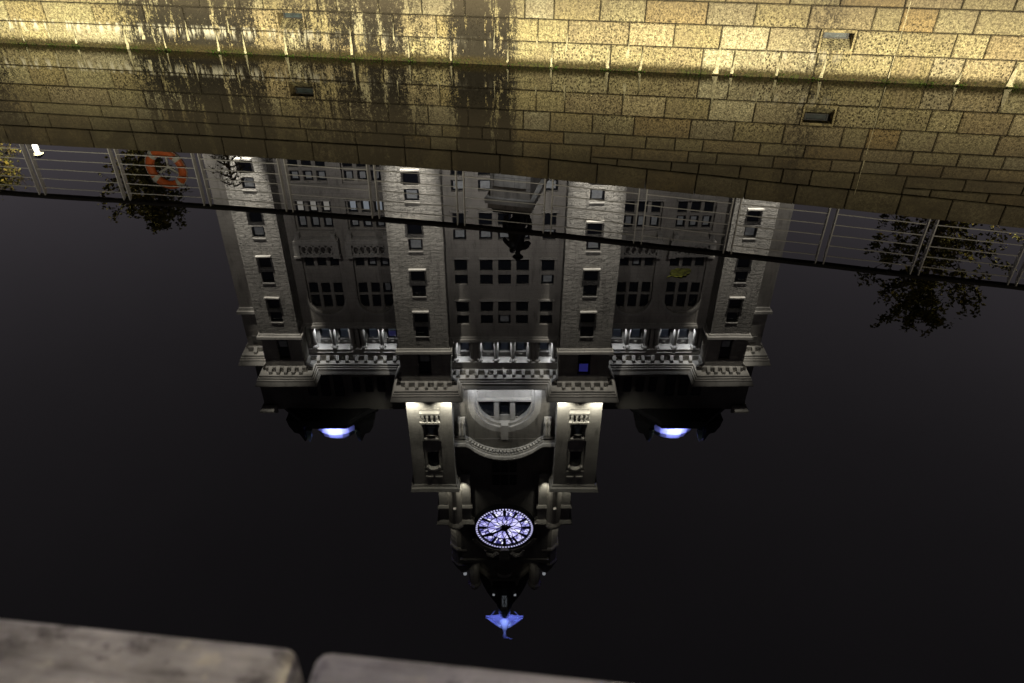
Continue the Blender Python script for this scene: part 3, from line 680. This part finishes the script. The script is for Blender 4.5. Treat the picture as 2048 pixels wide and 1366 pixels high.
# pylons over the centre towers
for sg in (-1, 1):
    X = lambda v: sg*v
    x0, x1 = sorted((X(5.85), X(10.85))); yp = 62.5; wx = X(8.34)
    m = MB(); grid_wall(m, x0, x1, 48.0, 62.2, yp, [(wx-1.08,wx+1.08,50.0,59.6)], .22)
    m.quad((x0,yp,48),(x0,yp+5,48),(x0,yp+5,62.2),(x0,yp,62.2)); m.quad((x1,yp,48),(x1,yp+5,48),(x1,yp+5,62.2),(x1,yp,62.2)); m.quad((x0,yp+5,48),(x1,yp+5,48),(x1,yp+5,62.2),(x0,yp+5,62.2))
    P(m, 'pylon_wall', 'trim')
    m = MB(); grid_wall(m, wx-1.1, wx+1.1, 49.9, 59.7, yp+.2, [(wx-.68,wx+.68,51.9,54.15),(wx-.68,wx+.68,56.6,59.2,1)], .4); P(m, 'pylon_panel', 'trim')
    P(MB().box(x0-.06, x1+.06, yp-.06, yp+4, 48.0, 48.9), 'plinth', 'trim')
    window(wx, 51.92, 54.1, yp+.42, 1.34, None); window(wx, 56.62, 59.25, yp+.45, 1.34, None)
    bal = P(MB().box(wx-1.12, wx+1.12, yp-.50, yp+.2, 50.15, 50.40).box(wx-1.15, wx+1.15, yp-.55, yp-.25, 51.45, 51.68), 'balconette', 'trim')
    for i in range(4): P(MB().lathe(wx-.78+i*.52, yp-.38, [(.12,50.4),(.16,50.7),(.09,51.1),(.13,51.45)], 10), 'baluster', 'trim', par=bal)
    for e in (-1, 1):
        P(MB().box(wx+e*.98-.12, wx+e*.98+.12, yp-.12, yp+.25, 51.7, 54.6), 'jamb_strip', 'trim')
        P(MB().box(wx+e*.55-.42, wx+e*.55+.42, yp-.18, yp+.2, 60.25, 60.5), 'hood_bit', 'trim')
    P(MB().box(wx-.8, wx+.8, yp-.20, yp+.25, 54.2, 54.4), 'lintel', 'trim')
    m = MB(); rg = []
    for i in range(13):
        t = pi*.12+pi*.76*i/12; rg.append([(wx+r*cos(t)*1.0, yy, 58.5+r*sin(t)) for r, yy in ((.70,yp-.12),(.92,yp-.12),(.92,yp+.25),(.70,yp+.25))])
    m.rings(rg); P(m, 'arch_hood', 'trim')
    for i in range(3): P(MB().box(wx-.62+i*.44, wx-.62+i*.44+.3, yp+.02, yp+.2, 60.6, 61.7), 'louvre', 'sash')
    path = [(x0, yp+5), (x0, yp), (x1, yp), (x1, yp+5)]
    P(MB().sweep([(0,61.7),(.10,61.8),(.14,62.05),(.34,62.15),(.42,62.45),(.46,62.6),(0,62.8)], path), 'pylon_cornice', 'trim')
    P(MB().box(x0+.2, x1-.2, yp+.2, yp+4.8, 62.5, 63.1), 'pylon_cap', 'soot')

# clock tower shaft
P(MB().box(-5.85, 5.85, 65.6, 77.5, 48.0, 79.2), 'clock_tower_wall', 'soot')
for x in (-1.1, 0, 1.1):
    for z in (61.0, 63.3): window(x, z, z+1.7, 65.50, .85, None, mid=False)
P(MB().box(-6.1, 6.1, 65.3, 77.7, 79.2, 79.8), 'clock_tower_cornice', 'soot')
for sg in (-1, 1):
    X = lambda v: sg*v
    x0, x1 = sorted((X(4.3), X(8.35)))
    m = MB().box(x0, x1, 65.0, 69.2, 62.6, 71.1); P(m, 'corner_block', 'trim')
    for zc, o in ((68.3,.22),(71.05,.42)):
        P(MB().sweep([(0,zc-.3),(o*.5,zc-.2),(o,zc+.1),(o,zc+.25),(0,zc+.35)], [(x0,69.2),(x0,65.0),(x1,65.0),(x1,69.2)]), 'string_course', 'trim')
    P(MB().lathe(X(6.32), 65.1, [(.92,63.2),(.92,70.7),(1.0,70.85),(1.12,71.2),(1.14,71.5),(.6,71.7)], 20), 'round_bay', 'ashlar')
    P(MB().box(X(6.32)-.16, X(6.32)+.16, 63.85, 64.25, 67.6, 68.0), 'lamp_bracket', 'trim')
    P(MB().lathe(X(5.8), 67.2, [(1.55,71.2),(1.55,77.2),(1.75,77.4),(1.78,77.7),(1.5,77.8)], 8, pi/8), 'turret', 'ashlar')
    P(MB().lathe(X(5.8), 67.2, [(1.5,77.7),(1.5,80.6),(1.72,80.8),(1.68,81.2),(1.45,81.7),(1.0,82.9),(.5,83.9),(.2,84.3)], 8, pi/8), 'turret_cap', 'soot')
    P(MB().lathe(X(5.62), 66.6, [(.1,83.6),(.24,83.75),(.24,83.95),(.1,84.1)], 10), 'finial_lamp', 'finial')  # glowing ball stands in for the floodlit turret tip; no lamp there
# clock
clock = P(MB(), 'clock', 'black') if False else None
zc, yk = 72.5, 65.25; RD = 3.66
def disc_ring(ri, ro, y0, y1, n=60):
    m = MB(); rg = []
    for i in range(n): t = 2*pi*i/n; rg.append([(r*cos(t), y, zc+r*sin(t)) for r, y in ((ri,y0),(ro,y0),(ro,y1),(ri,y1))])
    rg.append(rg[0]); return m.rings(rg, cap=False)
clock = P(disc_ring(3.36, 4.02, yk-.28, yk+.4), 'clock_face', 'black')
EM = [emis('opal_glass_pale', (.64,.62,1.0), 6.0), emis('opal_glass_mid', (.46,.44,1.0), 4.0), emis('opal_glass_deep', (.24,.22,.9), 1.4), emis('opal_glass_white', (.86,.86,1.0), 6.5)]
pm = [MB() for _ in EM]
def pane(pts, w=(4,5,2,1)):
    pm[R.choices(range(4), w)[0]].poly([(r*sin(t), yk, zc+r*cos(t)) for r, t in pts])
for i in range(12):
    a = 2*pi*i/12; 
    for s_, (u, v) in enumerate(((0, 2), (2, 4))): pass
    n = 4; da = 2*pi/12
    for q in range(n):                                     # outer sectors in diamonds
        t0 = a+da*q/n; t1 = a+da*(q+1)/n; rm = (2.26+3.3)/2
        pane([(2.26,t0),(2.26,t1),(rm,t1),(rm,t0)]); pane([(rm,t0),(rm,t1),(3.3,t1),(3.3,t0)])
    for q in range(2):
        t0 = a+da*q/2; t1 = a+da*(q+1)/2
        pane([(.55,t0),(.55,t1),(1.3,t1),(1.3,t0)], (5,5,1,2)); pane([(1.3,t0),(1.3,t1),(2.18,t1),(2.18,t0)], (5,5,1,2))
for mb, em in zip(pm, EM):
    o = mb.build('opal_panes', em, clock); o['kind'] = 'stuff'
m = MB()
for i in range(60):                                       # minute lights
    t = 2*pi*(i+.5)/60; pts = [(3.50,t-.024),(3.50,t+.024),(3.74,t+.024),(3.74,t-.024)]
    m.poly([(r*sin(q), yk-.29, zc+r*cos(q)) for r, q in pts])
o = m.build('minute_lights', EM[0], clock); o['kind'] = 'stuff'
P(disc_ring(2.16, 2.28, yk-.08, yk-.01), 'inner_ring', 'black', par=clock)
for i in range(12):
    t = 2*pi*i/12; w0 = .15 if i % 3 else .19
    pts = [(2.30, -w0), (2.30, w0), (3.40, w0*1.25), (3.40, -w0*1.25)]
    m = MB(); rg = [[(r*sin(t)+o_*cos(t), y, zc+r*cos(t)-o_*sin(t)) for r, o_ in pts] for y in (yk-.12, yk-.02)]; m.rings(rg); P(m, 'numeral', 'black', par=clock)
m = MB()
def lead(r0, t0, r1, t1, w=.05): m.tube([(r0*sin(t0), yk-.02, zc+r0*cos(t0)), (r1*sin(t1), yk-.02, zc+r1*cos(t1))], w, 4)
for i in range(12):
    t = 2*pi*(i+.5)/12; d = .135
    lead(2.28,t,2.78,t-d); lead(2.78,t-d,3.36,t); lead(3.36,t,2.78,t+d); lead(2.78,t+d,2.28,t); lead(2.78,t-d,2.78,t-.24); lead(2.78,t+d,2.78,t+.24)
    tt = 2*pi*i/12; lead(.55,tt,1.3,tt+pi/12); lead(1.3,tt+pi/12,.55,tt+pi/6); lead(1.3,tt+pi/12,2.18,tt); lead(1.3,tt+pi/12,2.18,tt+pi/6); lead(.55,tt,.55,tt+pi/6)
o = m.build('leading', M['black'], clock); o['kind'] = 'stuff'
def hand(t, L, w, back):
    pts = [(-back, -w*1.1), (-back*.6, -w*1.5), (0, -w*.9), (L*.55, -w*.9), (L*.66, -w*1.5), (L*.76, -w*.8), (L, 0), (L*.76, w*.8), (L*.66, w*1.5), (L*.55, w*.9), (0, w*.9), (-back*.6, w*1.5), (-back, w*1.1)]
    m = MB(); m.rings([[(r*sin(t)+o_*cos(t), y, zc+r*cos(t)-o_*sin(t)) for r, o_ in pts] for y in (yk-.26, yk-.18)]); return m
P(hand(radians(302), 3.05, .17, .95), 'hour_hand', 'black', par=clock); P(hand(radians(20), 3.4, .14, .7), 'minute_hand', 'black', par=clock)
P(MB().rings([[(.42*cos(2*pi*j/16), y, zc+.42*sin(2*pi*j/16)) for j in range(16)] for y in (yk-.32, yk-.02)]), 'hub', 'black', par=clock)
# crest over the dial
m = MB(); rg = []
for i in range(21):
    t = pi*.14+pi*.72*i/20; rg.append([(r*cos(t), y, zc+r*sin(t)) for r, y in ((4.2,yk-.4),(4.75,yk-.4),(4.75,yk+.5),(4.2,yk+.5))])
m.rings(rg); P(m, 'dial_hood', 'soot')
P(MB().rings([[(xx, y, z) for xx, z in ((-.5,76.3),(.5,76.3),(.75,78.2),(-.75,78.2))] for y in (yk-.75, yk+.4)]), 'dial_keystone', 'soot')
for e in (-1, 1): P(MB().tube([(e*.9, yk-.5, 77.0),(e*1.5, yk-.5, 77.6),(e*2.3, yk-.5, 77.3),(e*2.6, yk-.5, 76.5)], [.3,.34,.26,.14], 8), 'dial_scroll', 'soot')
# upper drum, lantern and dome
yd = 70.6
P(MB().lathe(0, yd, [(4.7,79.6),(4.7,83.9),(5.0,84.2),(5.05,84.7),(4.5,85.0)], 8, pi/8), 'upper_drum', 'midsoot')
P(MB().lathe(0, yd, [(4.35,84.9),(4.2,87.0),(3.65,89.4),(2.9,91.9),(1.95,94.3),(1.4,95.6),(1.15,96.3),(1.2,96.5)], 24), 'dome', 'slate')
for i in range(8):
    t = pi/8+i*pi/4; P(MB().lathe(4.6*cos(t), yd+4.6*sin(t), [(.3,84.8),(.34,85.3),(.2,85.6),(.26,85.9),(.08,86.3)], 8), 'urn', 'soot')
for e in (-1, 1):
    for y in (67.5, 73.7): P(MB().lathe(e*4.35, y, [(.8,79.7),(.8,86.6),(.98,86.9),(1.0,87.2),(.7,87.3),(.6,88.0),(.25,88.5)], 8, 0), 'corner_buttress', 'ashlar')
for e in (-1, 1): P(MB().box(e*1.55-.16, e*1.55+.16, 67.15, 67.4, 89.6, 89.75), 'dome_light', 'finial')
m = MB(); rg = []
for i in range(13):
    t = pi*1.0+pi*i/12; rg.append([((.95+q)*cos(t), 65.9+.7*sin(t)*(1+q), z) for q, z in ((0,82.4),(.1,82.4),(.1,82.9),(0,82.9))])
m.rings(rg); P(m, 'drum_balcony', 'trim')
lw = P(MB().box(-.52, -.36, 65.85, 66.2, 88.2, 91.2).box(.36, .52, 65.85, 66.2, 88.2, 91.2).box(-.36, .36, 65.85, 66.2, 90.7, 91.2), 'lantern_window', 'trim')
P(MB().box(-.36, .36, 66.0, 66.05, 88.2, 90.7), 'pane', 'blind_lit', par=lw)
for a, b in (((-.36,88.2),(.36,90.7)),((.36,88.2),(-.36,90.7)),((0,88.2),(0,90.7))): P(MB().tube([(a[0],65.95,a[1]),(b[0],65.95,b[1])], .04, 4), 'bar', 'black', par=lw)
# main roof and side pavilions
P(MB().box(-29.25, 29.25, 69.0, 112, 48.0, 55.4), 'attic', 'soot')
for sg in (-1, 1):
    X = lambda v: sg*v
    P(MB().sweep([(0,54.6),(.2,54.7),(.3,55.0),(.45,55.2),(.45,55.4),(0,55.6)], [(X(27.6),68.7),(X(29.25),68.7),(X(29.25),73)] if sg > 0 else [(X(29.25),73),(X(29.25),68.7),(X(27.6),68.7)]), 'attic_cornice', 'trim')
    for i in range(4): window(X(13.2+i*1.5), 50.5, 52.6, 68.88, .9, None)
    for i in range(3): window(X(19.8+i*1.6), 50.0, 53.2, 68.88, 1.1, None)
    cx, cy = X(21.5), 73.0
    P(MB().lathe(cx, cy, [(7.0,55.3),(7.0,55.9),(6.4,56.5),(6.0,57.2),(5.2,57.9),(4.9,58.0)], 8, pi/8), 'pavilion_dome', 'slate')
    P(MB().lathe(cx, cy, [(3.3,57.9),(3.3,60.3),(3.05,61.1),(2.4,61.8),(1.2,62.2),(.2,62.3)], 24), 'pavilion_cap', 'copper')
    for e in (-1, 1):
        P(MB().rings([[(cx+e*x, y, z) for x, z in ((2.7,59.0),(3.6,59.0),(3.5,60.3),(3.15,60.9),(2.9,60.2))] for y in (cy-3.9, cy-3.4)]), 'scroll_buttress', 'copper')
        P(MB().rings([[(cx+e*x, y, z) for x, z in ((3.5,57.5),(5.4,56.8),(5.2,57.9),(4.7,58.9),(4.1,59.1),(3.6,60.3),(3.4,60.2))] for y in (cy-4.4, cy-2.6)]), 'corner_pier', 'slate')

# ---------------------------------------------------------------- copper bird on the dome
bird = thing('bird_statue', 'large verdigris bird statue with half raised wings lit blue on the dome top', 'statue', (0, 70.6, 96.5))
P(MB().lathe(0, 70.6, [(1.1,96.45),(.85,96.8),(.75,98.2),(.95,98.5),(.9,98.95)], 16), 'perch', 'copper', par=bird)
bm = MB()
def oval(cx, cy, cz_, rx, ry, n=14): return [(cx+rx*cos(2*pi*j/n), cy+ry*sin(2*pi*j/n), cz_) for j in range(n)]
bm.rings([oval(*a) for a in [(0,70.9,98.9,.30,.30),(0,70.8,99.2,.62,.5),(0,70.7,99.9,.82,.75),(0,70.55,100.8,.86,.85),(0,70.4,101.8,.66,.7),(0,70.3,102.5,.42,.45),(0,70.25,103.0,.26,.28),(0,70.2,103.7,.22,.24),(0,70.15,104.2,.30,.32),(.02,70.1,104.55,.30,.36),(.02,70.1,104.85,.16,.2)]])
bm.tube([(.1,70.0,104.5),(.45,69.9,104.52),(.78,69.9,104.48)], [.2,.12,.03], 8)
bm.build('body', M['copper'], bird, True)
for e in (-1, 1):
    m = MB(); rg = []
    for i in range(8):
        t = i/7; x = e*(.5+2.5*t); zt = 102.5-2.05*t**1.15; zb = 99.3+.75*t; yv = 70.5+.45*t*t; th = .22*(1-t)+.05
        rg.append([(x, yv-th, zb), (x, yv-th*1.3, zb+(zt-zb)*.35), (x, yv-th, zb+(zt-zb)*.7), (x, yv-th*.8, zt), (x, yv+th, zt), (x, yv+th, zb)])
    m.rings(rg); wg = m.build('wing', M['copper'], bird)
    for f in range(6):
        u = (f+.5)/6; m = MB(); m.tube([(e*(.7+.15*f), 70.22, 102.2-.12*f-.4), (e*(1.2+.25*f), 70.32, 101.3-.25*f), (e*(1.1+.36*f), 70.5, 99.6+.1*f)], [.10,.12,.05], 6); m.build('feather', M['copper'], wg)
    P(MB().tube([(e*1.1, 70.2, 97.0), (e*2.5, 70.8, 100.3)], .035, 6), 'stay_rod', 'copper', par=bird)
    P(MB().tube([(e*.3, 70.6, 98.9), (e*.35, 70.7, 99.5)], .12, 8), 'leg', 'copper', par=bird)
P(MB().tube([(.5,69.9,104.5),(.9,69.8,104.62),(1.25,69.8,104.6)], [.05,.12,.04], 6), 'sprig', 'copper', par=bird)

# ---------------------------------------------------------------- floodlighting of the building
def up(loc, tgt, e, col, size, blend=.7, rad=.1): return spot(loc, tgt, e, col, size, blend, rad, B, 'uplight_beam')
WH = (1.0, .95, .84); CW = (.90, .94, 1.0); GW = (1, .96, .80)
for sg in (-1, 1):
    for (x, y, e, g, fs) in ((8.4, 57.2, 92000, 'central', 16.5), (24.2, 59.9, 90000, 'outer', 14.0)):
        flood((sg*x, y, 2.25), (sg*x, y+4.75, 30), e, WH, fs, 'large floodlight on the plaza paving aimed up %s granite tower' % ('a central' if g == 'central' else 'an outer'), 'plaza floodlights before the %s towers' % g, .75, None, 1.6)
    up((sg*31, 64.0, 2.3), (sg*28.6, 68.6, 35), 26000, WH, 14)
    for x in (6.3, 10.35): up((sg*x, 61.5, 48.2), (sg*x, 62.75, 57), 2700, GW, 125, .6)
    area((sg*2.6, 62.95, 47.95), (sg*2.2, 64.6, 52.5), 360, CW, 1.6, .2, B)
    up((sg*5.0, 64.3, 63.4), (sg*5.9, 65.2, 71), 1300, GW, 80, .9); up((sg*7.8, 64.3, 63.4), (sg*7.0, 65.2, 71), 900, GW, 80, .9)
    up((sg*7.9, 64.9, 71.7), (sg*6.7, 66.3, 77), 500, GW, 60, .9)
    up((sg*3.3, 65.0, 80.4), (sg*4.2, 67.0, 85.0), 160, GW, 60, 1.0, .02)
    area((sg*21.5, 68.7, 58.35), (sg*21.5, 69.9, 60.5), 1900, (.34,.28,1.0), 1.5, .3, B, spread=110)
    for x in (20.03, 17.93, 14.73, 12.60):
        for e in (-1, 1): area((sg*x+e*.70, YR+.22, 42.0), (sg*x+e*.80, YR+.40, 45), 42, CW, .12, .3, B, spread=70)
for x in (-4.27,-1.78,0,1.78,4.27): [area((x+e*.58, YM+.22, 42.0), (x+e*.68, YM+.40, 45), 42, CW, .12, .3, B, spread=70) for e in (-1, 1)]
for x in (-17.5, 0, 17.5):  # unseen floods added to lift the dim recessed bays
    flood((x, 36.0, 7.2), (x, 66, 25 if x else 26), 7600 if x else 15500, (1,.96,.91), 50, 'wide floodlight on a plaza mast washing the middle storeys', 'mast floodlights on the plaza', 1.0, None, 1.4)
    mt_ = [o for o in C.objects if o.name.startswith('floodlight')]
    t_ = max((o for o in mt_ if o.parent is None and abs(o.location.x-x) < .01 and abs(o.location.y-36) < .01), key=lambda o: o.name)
    MB().lathe(x, 36.0, [(.2,1.93),(.2,2.3),(.11,2.4),(.07,6.85)], 12).build('mast', M['black'], t_)  # mast made up to carry the added flood
for e in (-1, 1): spot((e*2.2, 66.6, 96.0), (e*1.7, 70.4, 100.6), 12000, (.22,.21,1.0), 50, .8, .1, B, 'bird_beam')

spot((0, 66.4, 95.6), (0, 70.3, 101.6), 15000, (.42,.44,1.0), 22, .9, .05, B, 'bird_beam')

# ---------------------------------------------------------------- equestrian monument
mo = thing('equestrian_monument', 'dark bronze horse and rider on a tall pale stone pedestal before the building', 'monument', (.62, 30.0, 1.95), radians(-14))
def LP(m, name, mat, smooth=False, par=None): return link(name, m.mesh(name, smooth), M[mat], par or mo, local=True)
ped = LP(MB().box(-.85,.85,-1.6,1.6,.45,7.7), 'pedestal', 'ashlar')
LP(MB().box(-1.5,1.5,-2.3,2.3,0,.22).box(-1.2,1.2,-2.0,2.0,.22,.45), 'step', 'ashlar')
LP(MB().box(-.68,.68,-1.66,-1.6,4.6,7.2), 'inscription_panel', 'trim'); LP(MB().box(-1.05,1.05,-1.8,1.8,7.7,7.95).box(-.95,.95,-1.7,1.7,7.95,8.2), 'pedestal_cap', 'trim'); LP(MB().box(-.8,.8,-1.5,1.5,8.2,8.45), 'bronze_plinth', 'bronze')
def skin(name, joints, edges, root, par, mat):
    me = bpy.data.meshes.new(name); me.from_pydata([j[:3] for j in joints], edges, []); me.update()
    o = link(name, me, M[mat], par, local=True); o.modifiers.new('skin', 'SKIN'); 
    for i, j in enumerate(joints):
        v = me.skin_vertices[0].data[i]; v.radius = (j[3], j[3]) if len(j) == 4 else (j[3], j[4]); v.use_root = (i == root)
    sb = o.modifiers.new('sub', 'SUBSURF'); sb.levels = 1; sb.render_levels = 2; return o
z0 = 8.42
SX = 1.38
Hs = [(0,.55,z0+1.25,.36),(0,0,z0+1.2,.36),(0,-.5,z0+1.28,.34),(0,-.8,z0+1.62,.22),(0,-1.0,z0+1.92,.16),(.04,-1.25,z0+1.86,.13),(.06,-1.5,z0+1.66,.08),
 (.2,-.5,z0+.95,.16),(.22,-.62,z0+.55,.085),(.22,-.58,z0+.1,.075),(-.2,-.5,z0+.95,.16),(-.22,-.85,z0+.75,.085),(-.22,-.72,z0+.4,.07),
 (.2,.6,z0+.95,.2),(.22,.82,z0+.52,.09),(.22,.72,z0+.1,.075),(-.2,.6,z0+.95,.2),(-.22,.7,z0+.52,.09),(-.22,.55,z0+.1,.075),(0,.95,z0+1.2,.10),(0,1.05,z0+.7,.08)]
He = [(0,1),(1,2),(2,3),(3,4),(4,5),(5,6),(2,7),(7,8),(8,9),(2,10),(10,11),(11,12),(0,13),(13,14),(14,15),(0,16),(16,17),(17,18),(0,19),(19,20)]
skin('horse', [(a*SX, b*1.1, c, *d) for a, b, c, *d in Hs], He, 1, mo, 'bronze')
Rs = [(0,.1,z0+1.68,.24),(0,.06,z0+2.1,.25),(0,.02,z0+2.34,.22),(0,0,z0+2.55,.09),(0,-.03,z0+2.72,.13),(0,-.02,z0+2.86,.12),
 (.28,0,z0+2.32,.12),(.40,-.1,z0+2.02,.09),(.26,-.38,z0+1.9,.07),(-.28,0,z0+2.32,.12),(-.46,-.05,z0+2.05,.09),(-.42,-.25,z0+1.85,.07),
 (.30,-.05,z0+1.52,.16),(.42,-.25,z0+1.2,.11),(.40,-.15,z0+.82,.08),(.40,-.32,z0+.76,.06),(-.30,-.05,z0+1.52,.16),(-.42,-.25,z0+1.2,.11),(-.40,-.15,z0+.82,.08),(-.40,-.32,z0+.76,.06)]
Re = [(0,1),(1,2),(2,3),(3,4),(4,5),(2,6),(6,7),(7,8),(2,9),(9,10),(10,11),(0,12),(12,13),(13,14),(14,15),(0,16),(16,17),(17,18),(18,19)]
skin('rider', [(a*SX, b*1.1, c, d*1.12) for a, b, c, d in Rs], Re, 0, mo, 'bronze')
LP(MB().lathe(0,-.02,[(.24,z0+2.84),(.26,z0+2.88),(.16,z0+2.92),(.13,z0+3.02),(.03,z0+3.06)],12), 'hat', 'bronze')

# ---------------------------------------------------------------- trees behind the railing
def leafmat(name, col):
    k = N(name); r = k.n('NewGeometry').outputs['Random Per Island']
    return k.out(k.ramp(r, [(0, tuple(c*.55 for c in col)), (.6, col), (1, (col[0]*1.6, col[1]*1.25, col[2]))]), .7, .2)
M['bark'] = plain('tree_bark', (.07,.055,.04), .9, .1, 0, .3, 12)
M['leaf'] = leafmat('autumn_green_leaves', (.13,.13,.035))
def tree(name, label, x, y, top, crown_z, rx, n_leaf, seed, lean=0, droop=.0, tops=None, leafsize=.075):
    r = random.Random(seed); t = thing(name, label, 'tree', (x, y, 1.93), 0, None)
    tr = MB(); zb = 1.93; hh = top-zb
    tips = []
    tr.tube([(x, y, zb), (x+.05, y, zb+hh*.25), (x+lean*.3, y+.05, zb+hh*.5), (x+lean*.7, y, zb+hh*.78), (x+lean, y, zb+hh*.95)], [.16*hh/6,.12*hh/6,.085*hh/6,.045*hh/6,.012], 8)
    trunk = tr.build('trunk', M['bark'], t)
    br = MB()
    nb = 22
    for i in range(nb):
        f = i/(nb-1); z1 = crown_z+(top-crown_z)*f*.86; a = i*2.399+r.uniform(-.4,.4)
        prof = sin(pi*min(1, .22+.80*f))**.8 if not tops else interp(f, tops)
        L = rx*prof*r.uniform(.75,1.1)
        lx = x+lean*(z1-zb)/hh; p0 = Vector((lx, y, z1)); pts = [p0]; d = Vector((cos(a), sin(a), .55-droop)).normalized()
        for q in range(4):
            p0 = p0+d*L/4; d = (d+Vector((r.uniform(-.25,.25), r.uniform(-.25,.25), r.uniform(-.05,.22)-droop*.5))).normalized(); pts.append(p0.copy())
        br.tube([tuple(p) for p in pts], [.035*L/1.5+.008,.026,.018,.012,.006], 5)
        for q in range(1, 5):
            for w in range(4):
                e = pts[q]+Vector((r.gauss(0,.22), r.gauss(0,.22), r.gauss(0.05,.2)-droop*.35))*min(1.3, L*.8)
                br.tube([tuple(pts[q]), tuple((pts[q]+e)/2+Vector((0,0,.03))), tuple(e)], [.009,.006,.003], 4); tips.append((pts[q], e))
    br.build('branches', M['bark'], t)
    lv = MB()
    for i in range(n_leaf):
        a, b = r.choice(tips); p = a+(b-a)*r.uniform(.35, 1.12)+Vector((r.gauss(0,.05), r.gauss(0,.05), r.gauss(0,.05)))
        u = Vector((r.gauss(0,1), r.gauss(0,1), r.gauss(-.2,.6))).normalized(); v = u.cross(Vector((r.gauss(0,1), r.gauss(0,1), r.gauss(0,1)))).normalized(); s_ = leafsize*r.uniform(.6,1.25)
        n_ = u.cross(v)*s_*.12
        lv.poly([tuple(p), tuple(p+u*s_*.5+v*s_*.36+n_), tuple(p+u*s_*1.15), tuple(p+u*s_*.5-v*s_*.36+n_)])
    lv.build('foliage', M['leaf'], t)['kind'] = 'stuff'
    return t
tree('plaza_tree', 'small leafy tree with rounded crown behind the lifebuoy', -10.3, 20.0, 7.05, 4.3, 1.25, 3600, 3, 0, 0, [(0,.8),(.3,1.05),(.55,.75),(.8,.5),(1,.2)], .115)
tree('plaza_tree', 'tall open-crowned tree with ragged top beside the taller street lamp', 12.9, 20.0, 10.45, 5.6, 2.35, 6500, 8, .4, 0, [(0,.9),(.25,1.1),(.5,.85),(.75,.55),(1,.30)], .125)
tree('plaza_tree', 'low sparse tree with thin drooping twigs before the outer granite tower', -7.95, 20.3, 5.9, 4.1, .95, 420, 21, 0, .75, [(0,.9),(1,.5)], .07)
tree('plaza_tree', 'yellowish lamp-lit tree beside the street lamp', -14.9, 20.4, 5.75, 4.2, 1.0, 1500, 33, 0, 0, [(0,.9),(.5,1),(1,.4)], .085)
def street_lamp(x, y, h, label, e):
    t = thing('street_lamp', label, 'street lamp', (x, y, 1.93))
    P(MB().lathe(x, y, [(.16,1.93),(.16,2.1),(.08,2.2),(.06,h-.25),(.10,h-.2),(.10,h-.14)], 12), 'post', 'black', par=t)
    P(MB().lathe(x, y, [(.05,h-.14),(.07,h-.05),(.075,h+.08),(.05,h+.16)], 14), 'lamp_globe', 'lamp', par=t)
    P(MB().lathe(x, y, [(.16,h+.2),(.12,h+.26),(.03,h+.32)], 14), 'lamp_cap', 'black', par=t)
    l = bpy.data.lights.new('lamp_glow', 'POINT'); l.energy = e; l.color = (1,.84,.5); l.shadow_soft_size = .04
    o = bpy.data.objects.new('lamp_glow', l); C.objects.link(o); o.location = (x, y-.0, h+.05); o.parent = t; o.matrix_parent_inverse = inv(t)
street_lamp(10.5, -5.0, 4.3, 'black street lamp with glowing globe on the near quay', 900)  # unseen lamp added to brighten railing, coping and lifebuoy
fl = flood((1.1, 25.2, 2.15), (.62, 28.4, 7.6), 1100, (.95,.97,1), 26, 'small floodlight on the paving before the bronze monument', None, 1.0, None, .8)  # unseen flood added so the pedestal reads pale
street_lamp(-13.15, 20.0, 4.35, 'black street lamp with glowing globe beside the yellowish tree', 260)
street_lamp(16.3, 19.2, 6.6, 'tall black street lamp with glowing globe beside the ragged tree', 300)

# ---------------------------------------------------------------- a leaf on the water
m = MB(); lf = []
for i in range(24):                               # ovate leaf with toothed margin
    t = 2*pi*i/24; u = .10*cos(t); v = .052*sin(t)*(1.15-.35*cos(t))*(1+.10*(-1)**i)
    lf.append((1.45+u*cos(.5)-v*sin(.5), 5.27+u*sin(.5)+v*cos(.5)))
m.rings([[(x, y, .003+.006*sin(14*x+9*y)**2) for x, y in lf], [(x*.98+1.45*.02, y*.98+5.27*.02, .006+.006*sin(14*x+9*y)**2) for x, y in lf]])
m.tube([(1.45-.09*cos(.5), 5.27-.09*sin(.5), .006), (1.45-.15*cos(.55), 5.27-.15*sin(.55), .005)], .003, 5)
tag(m.build('floating_leaf', M['yellowleaf']), 'yellow green leaf floating on the dark water', 'leaf')
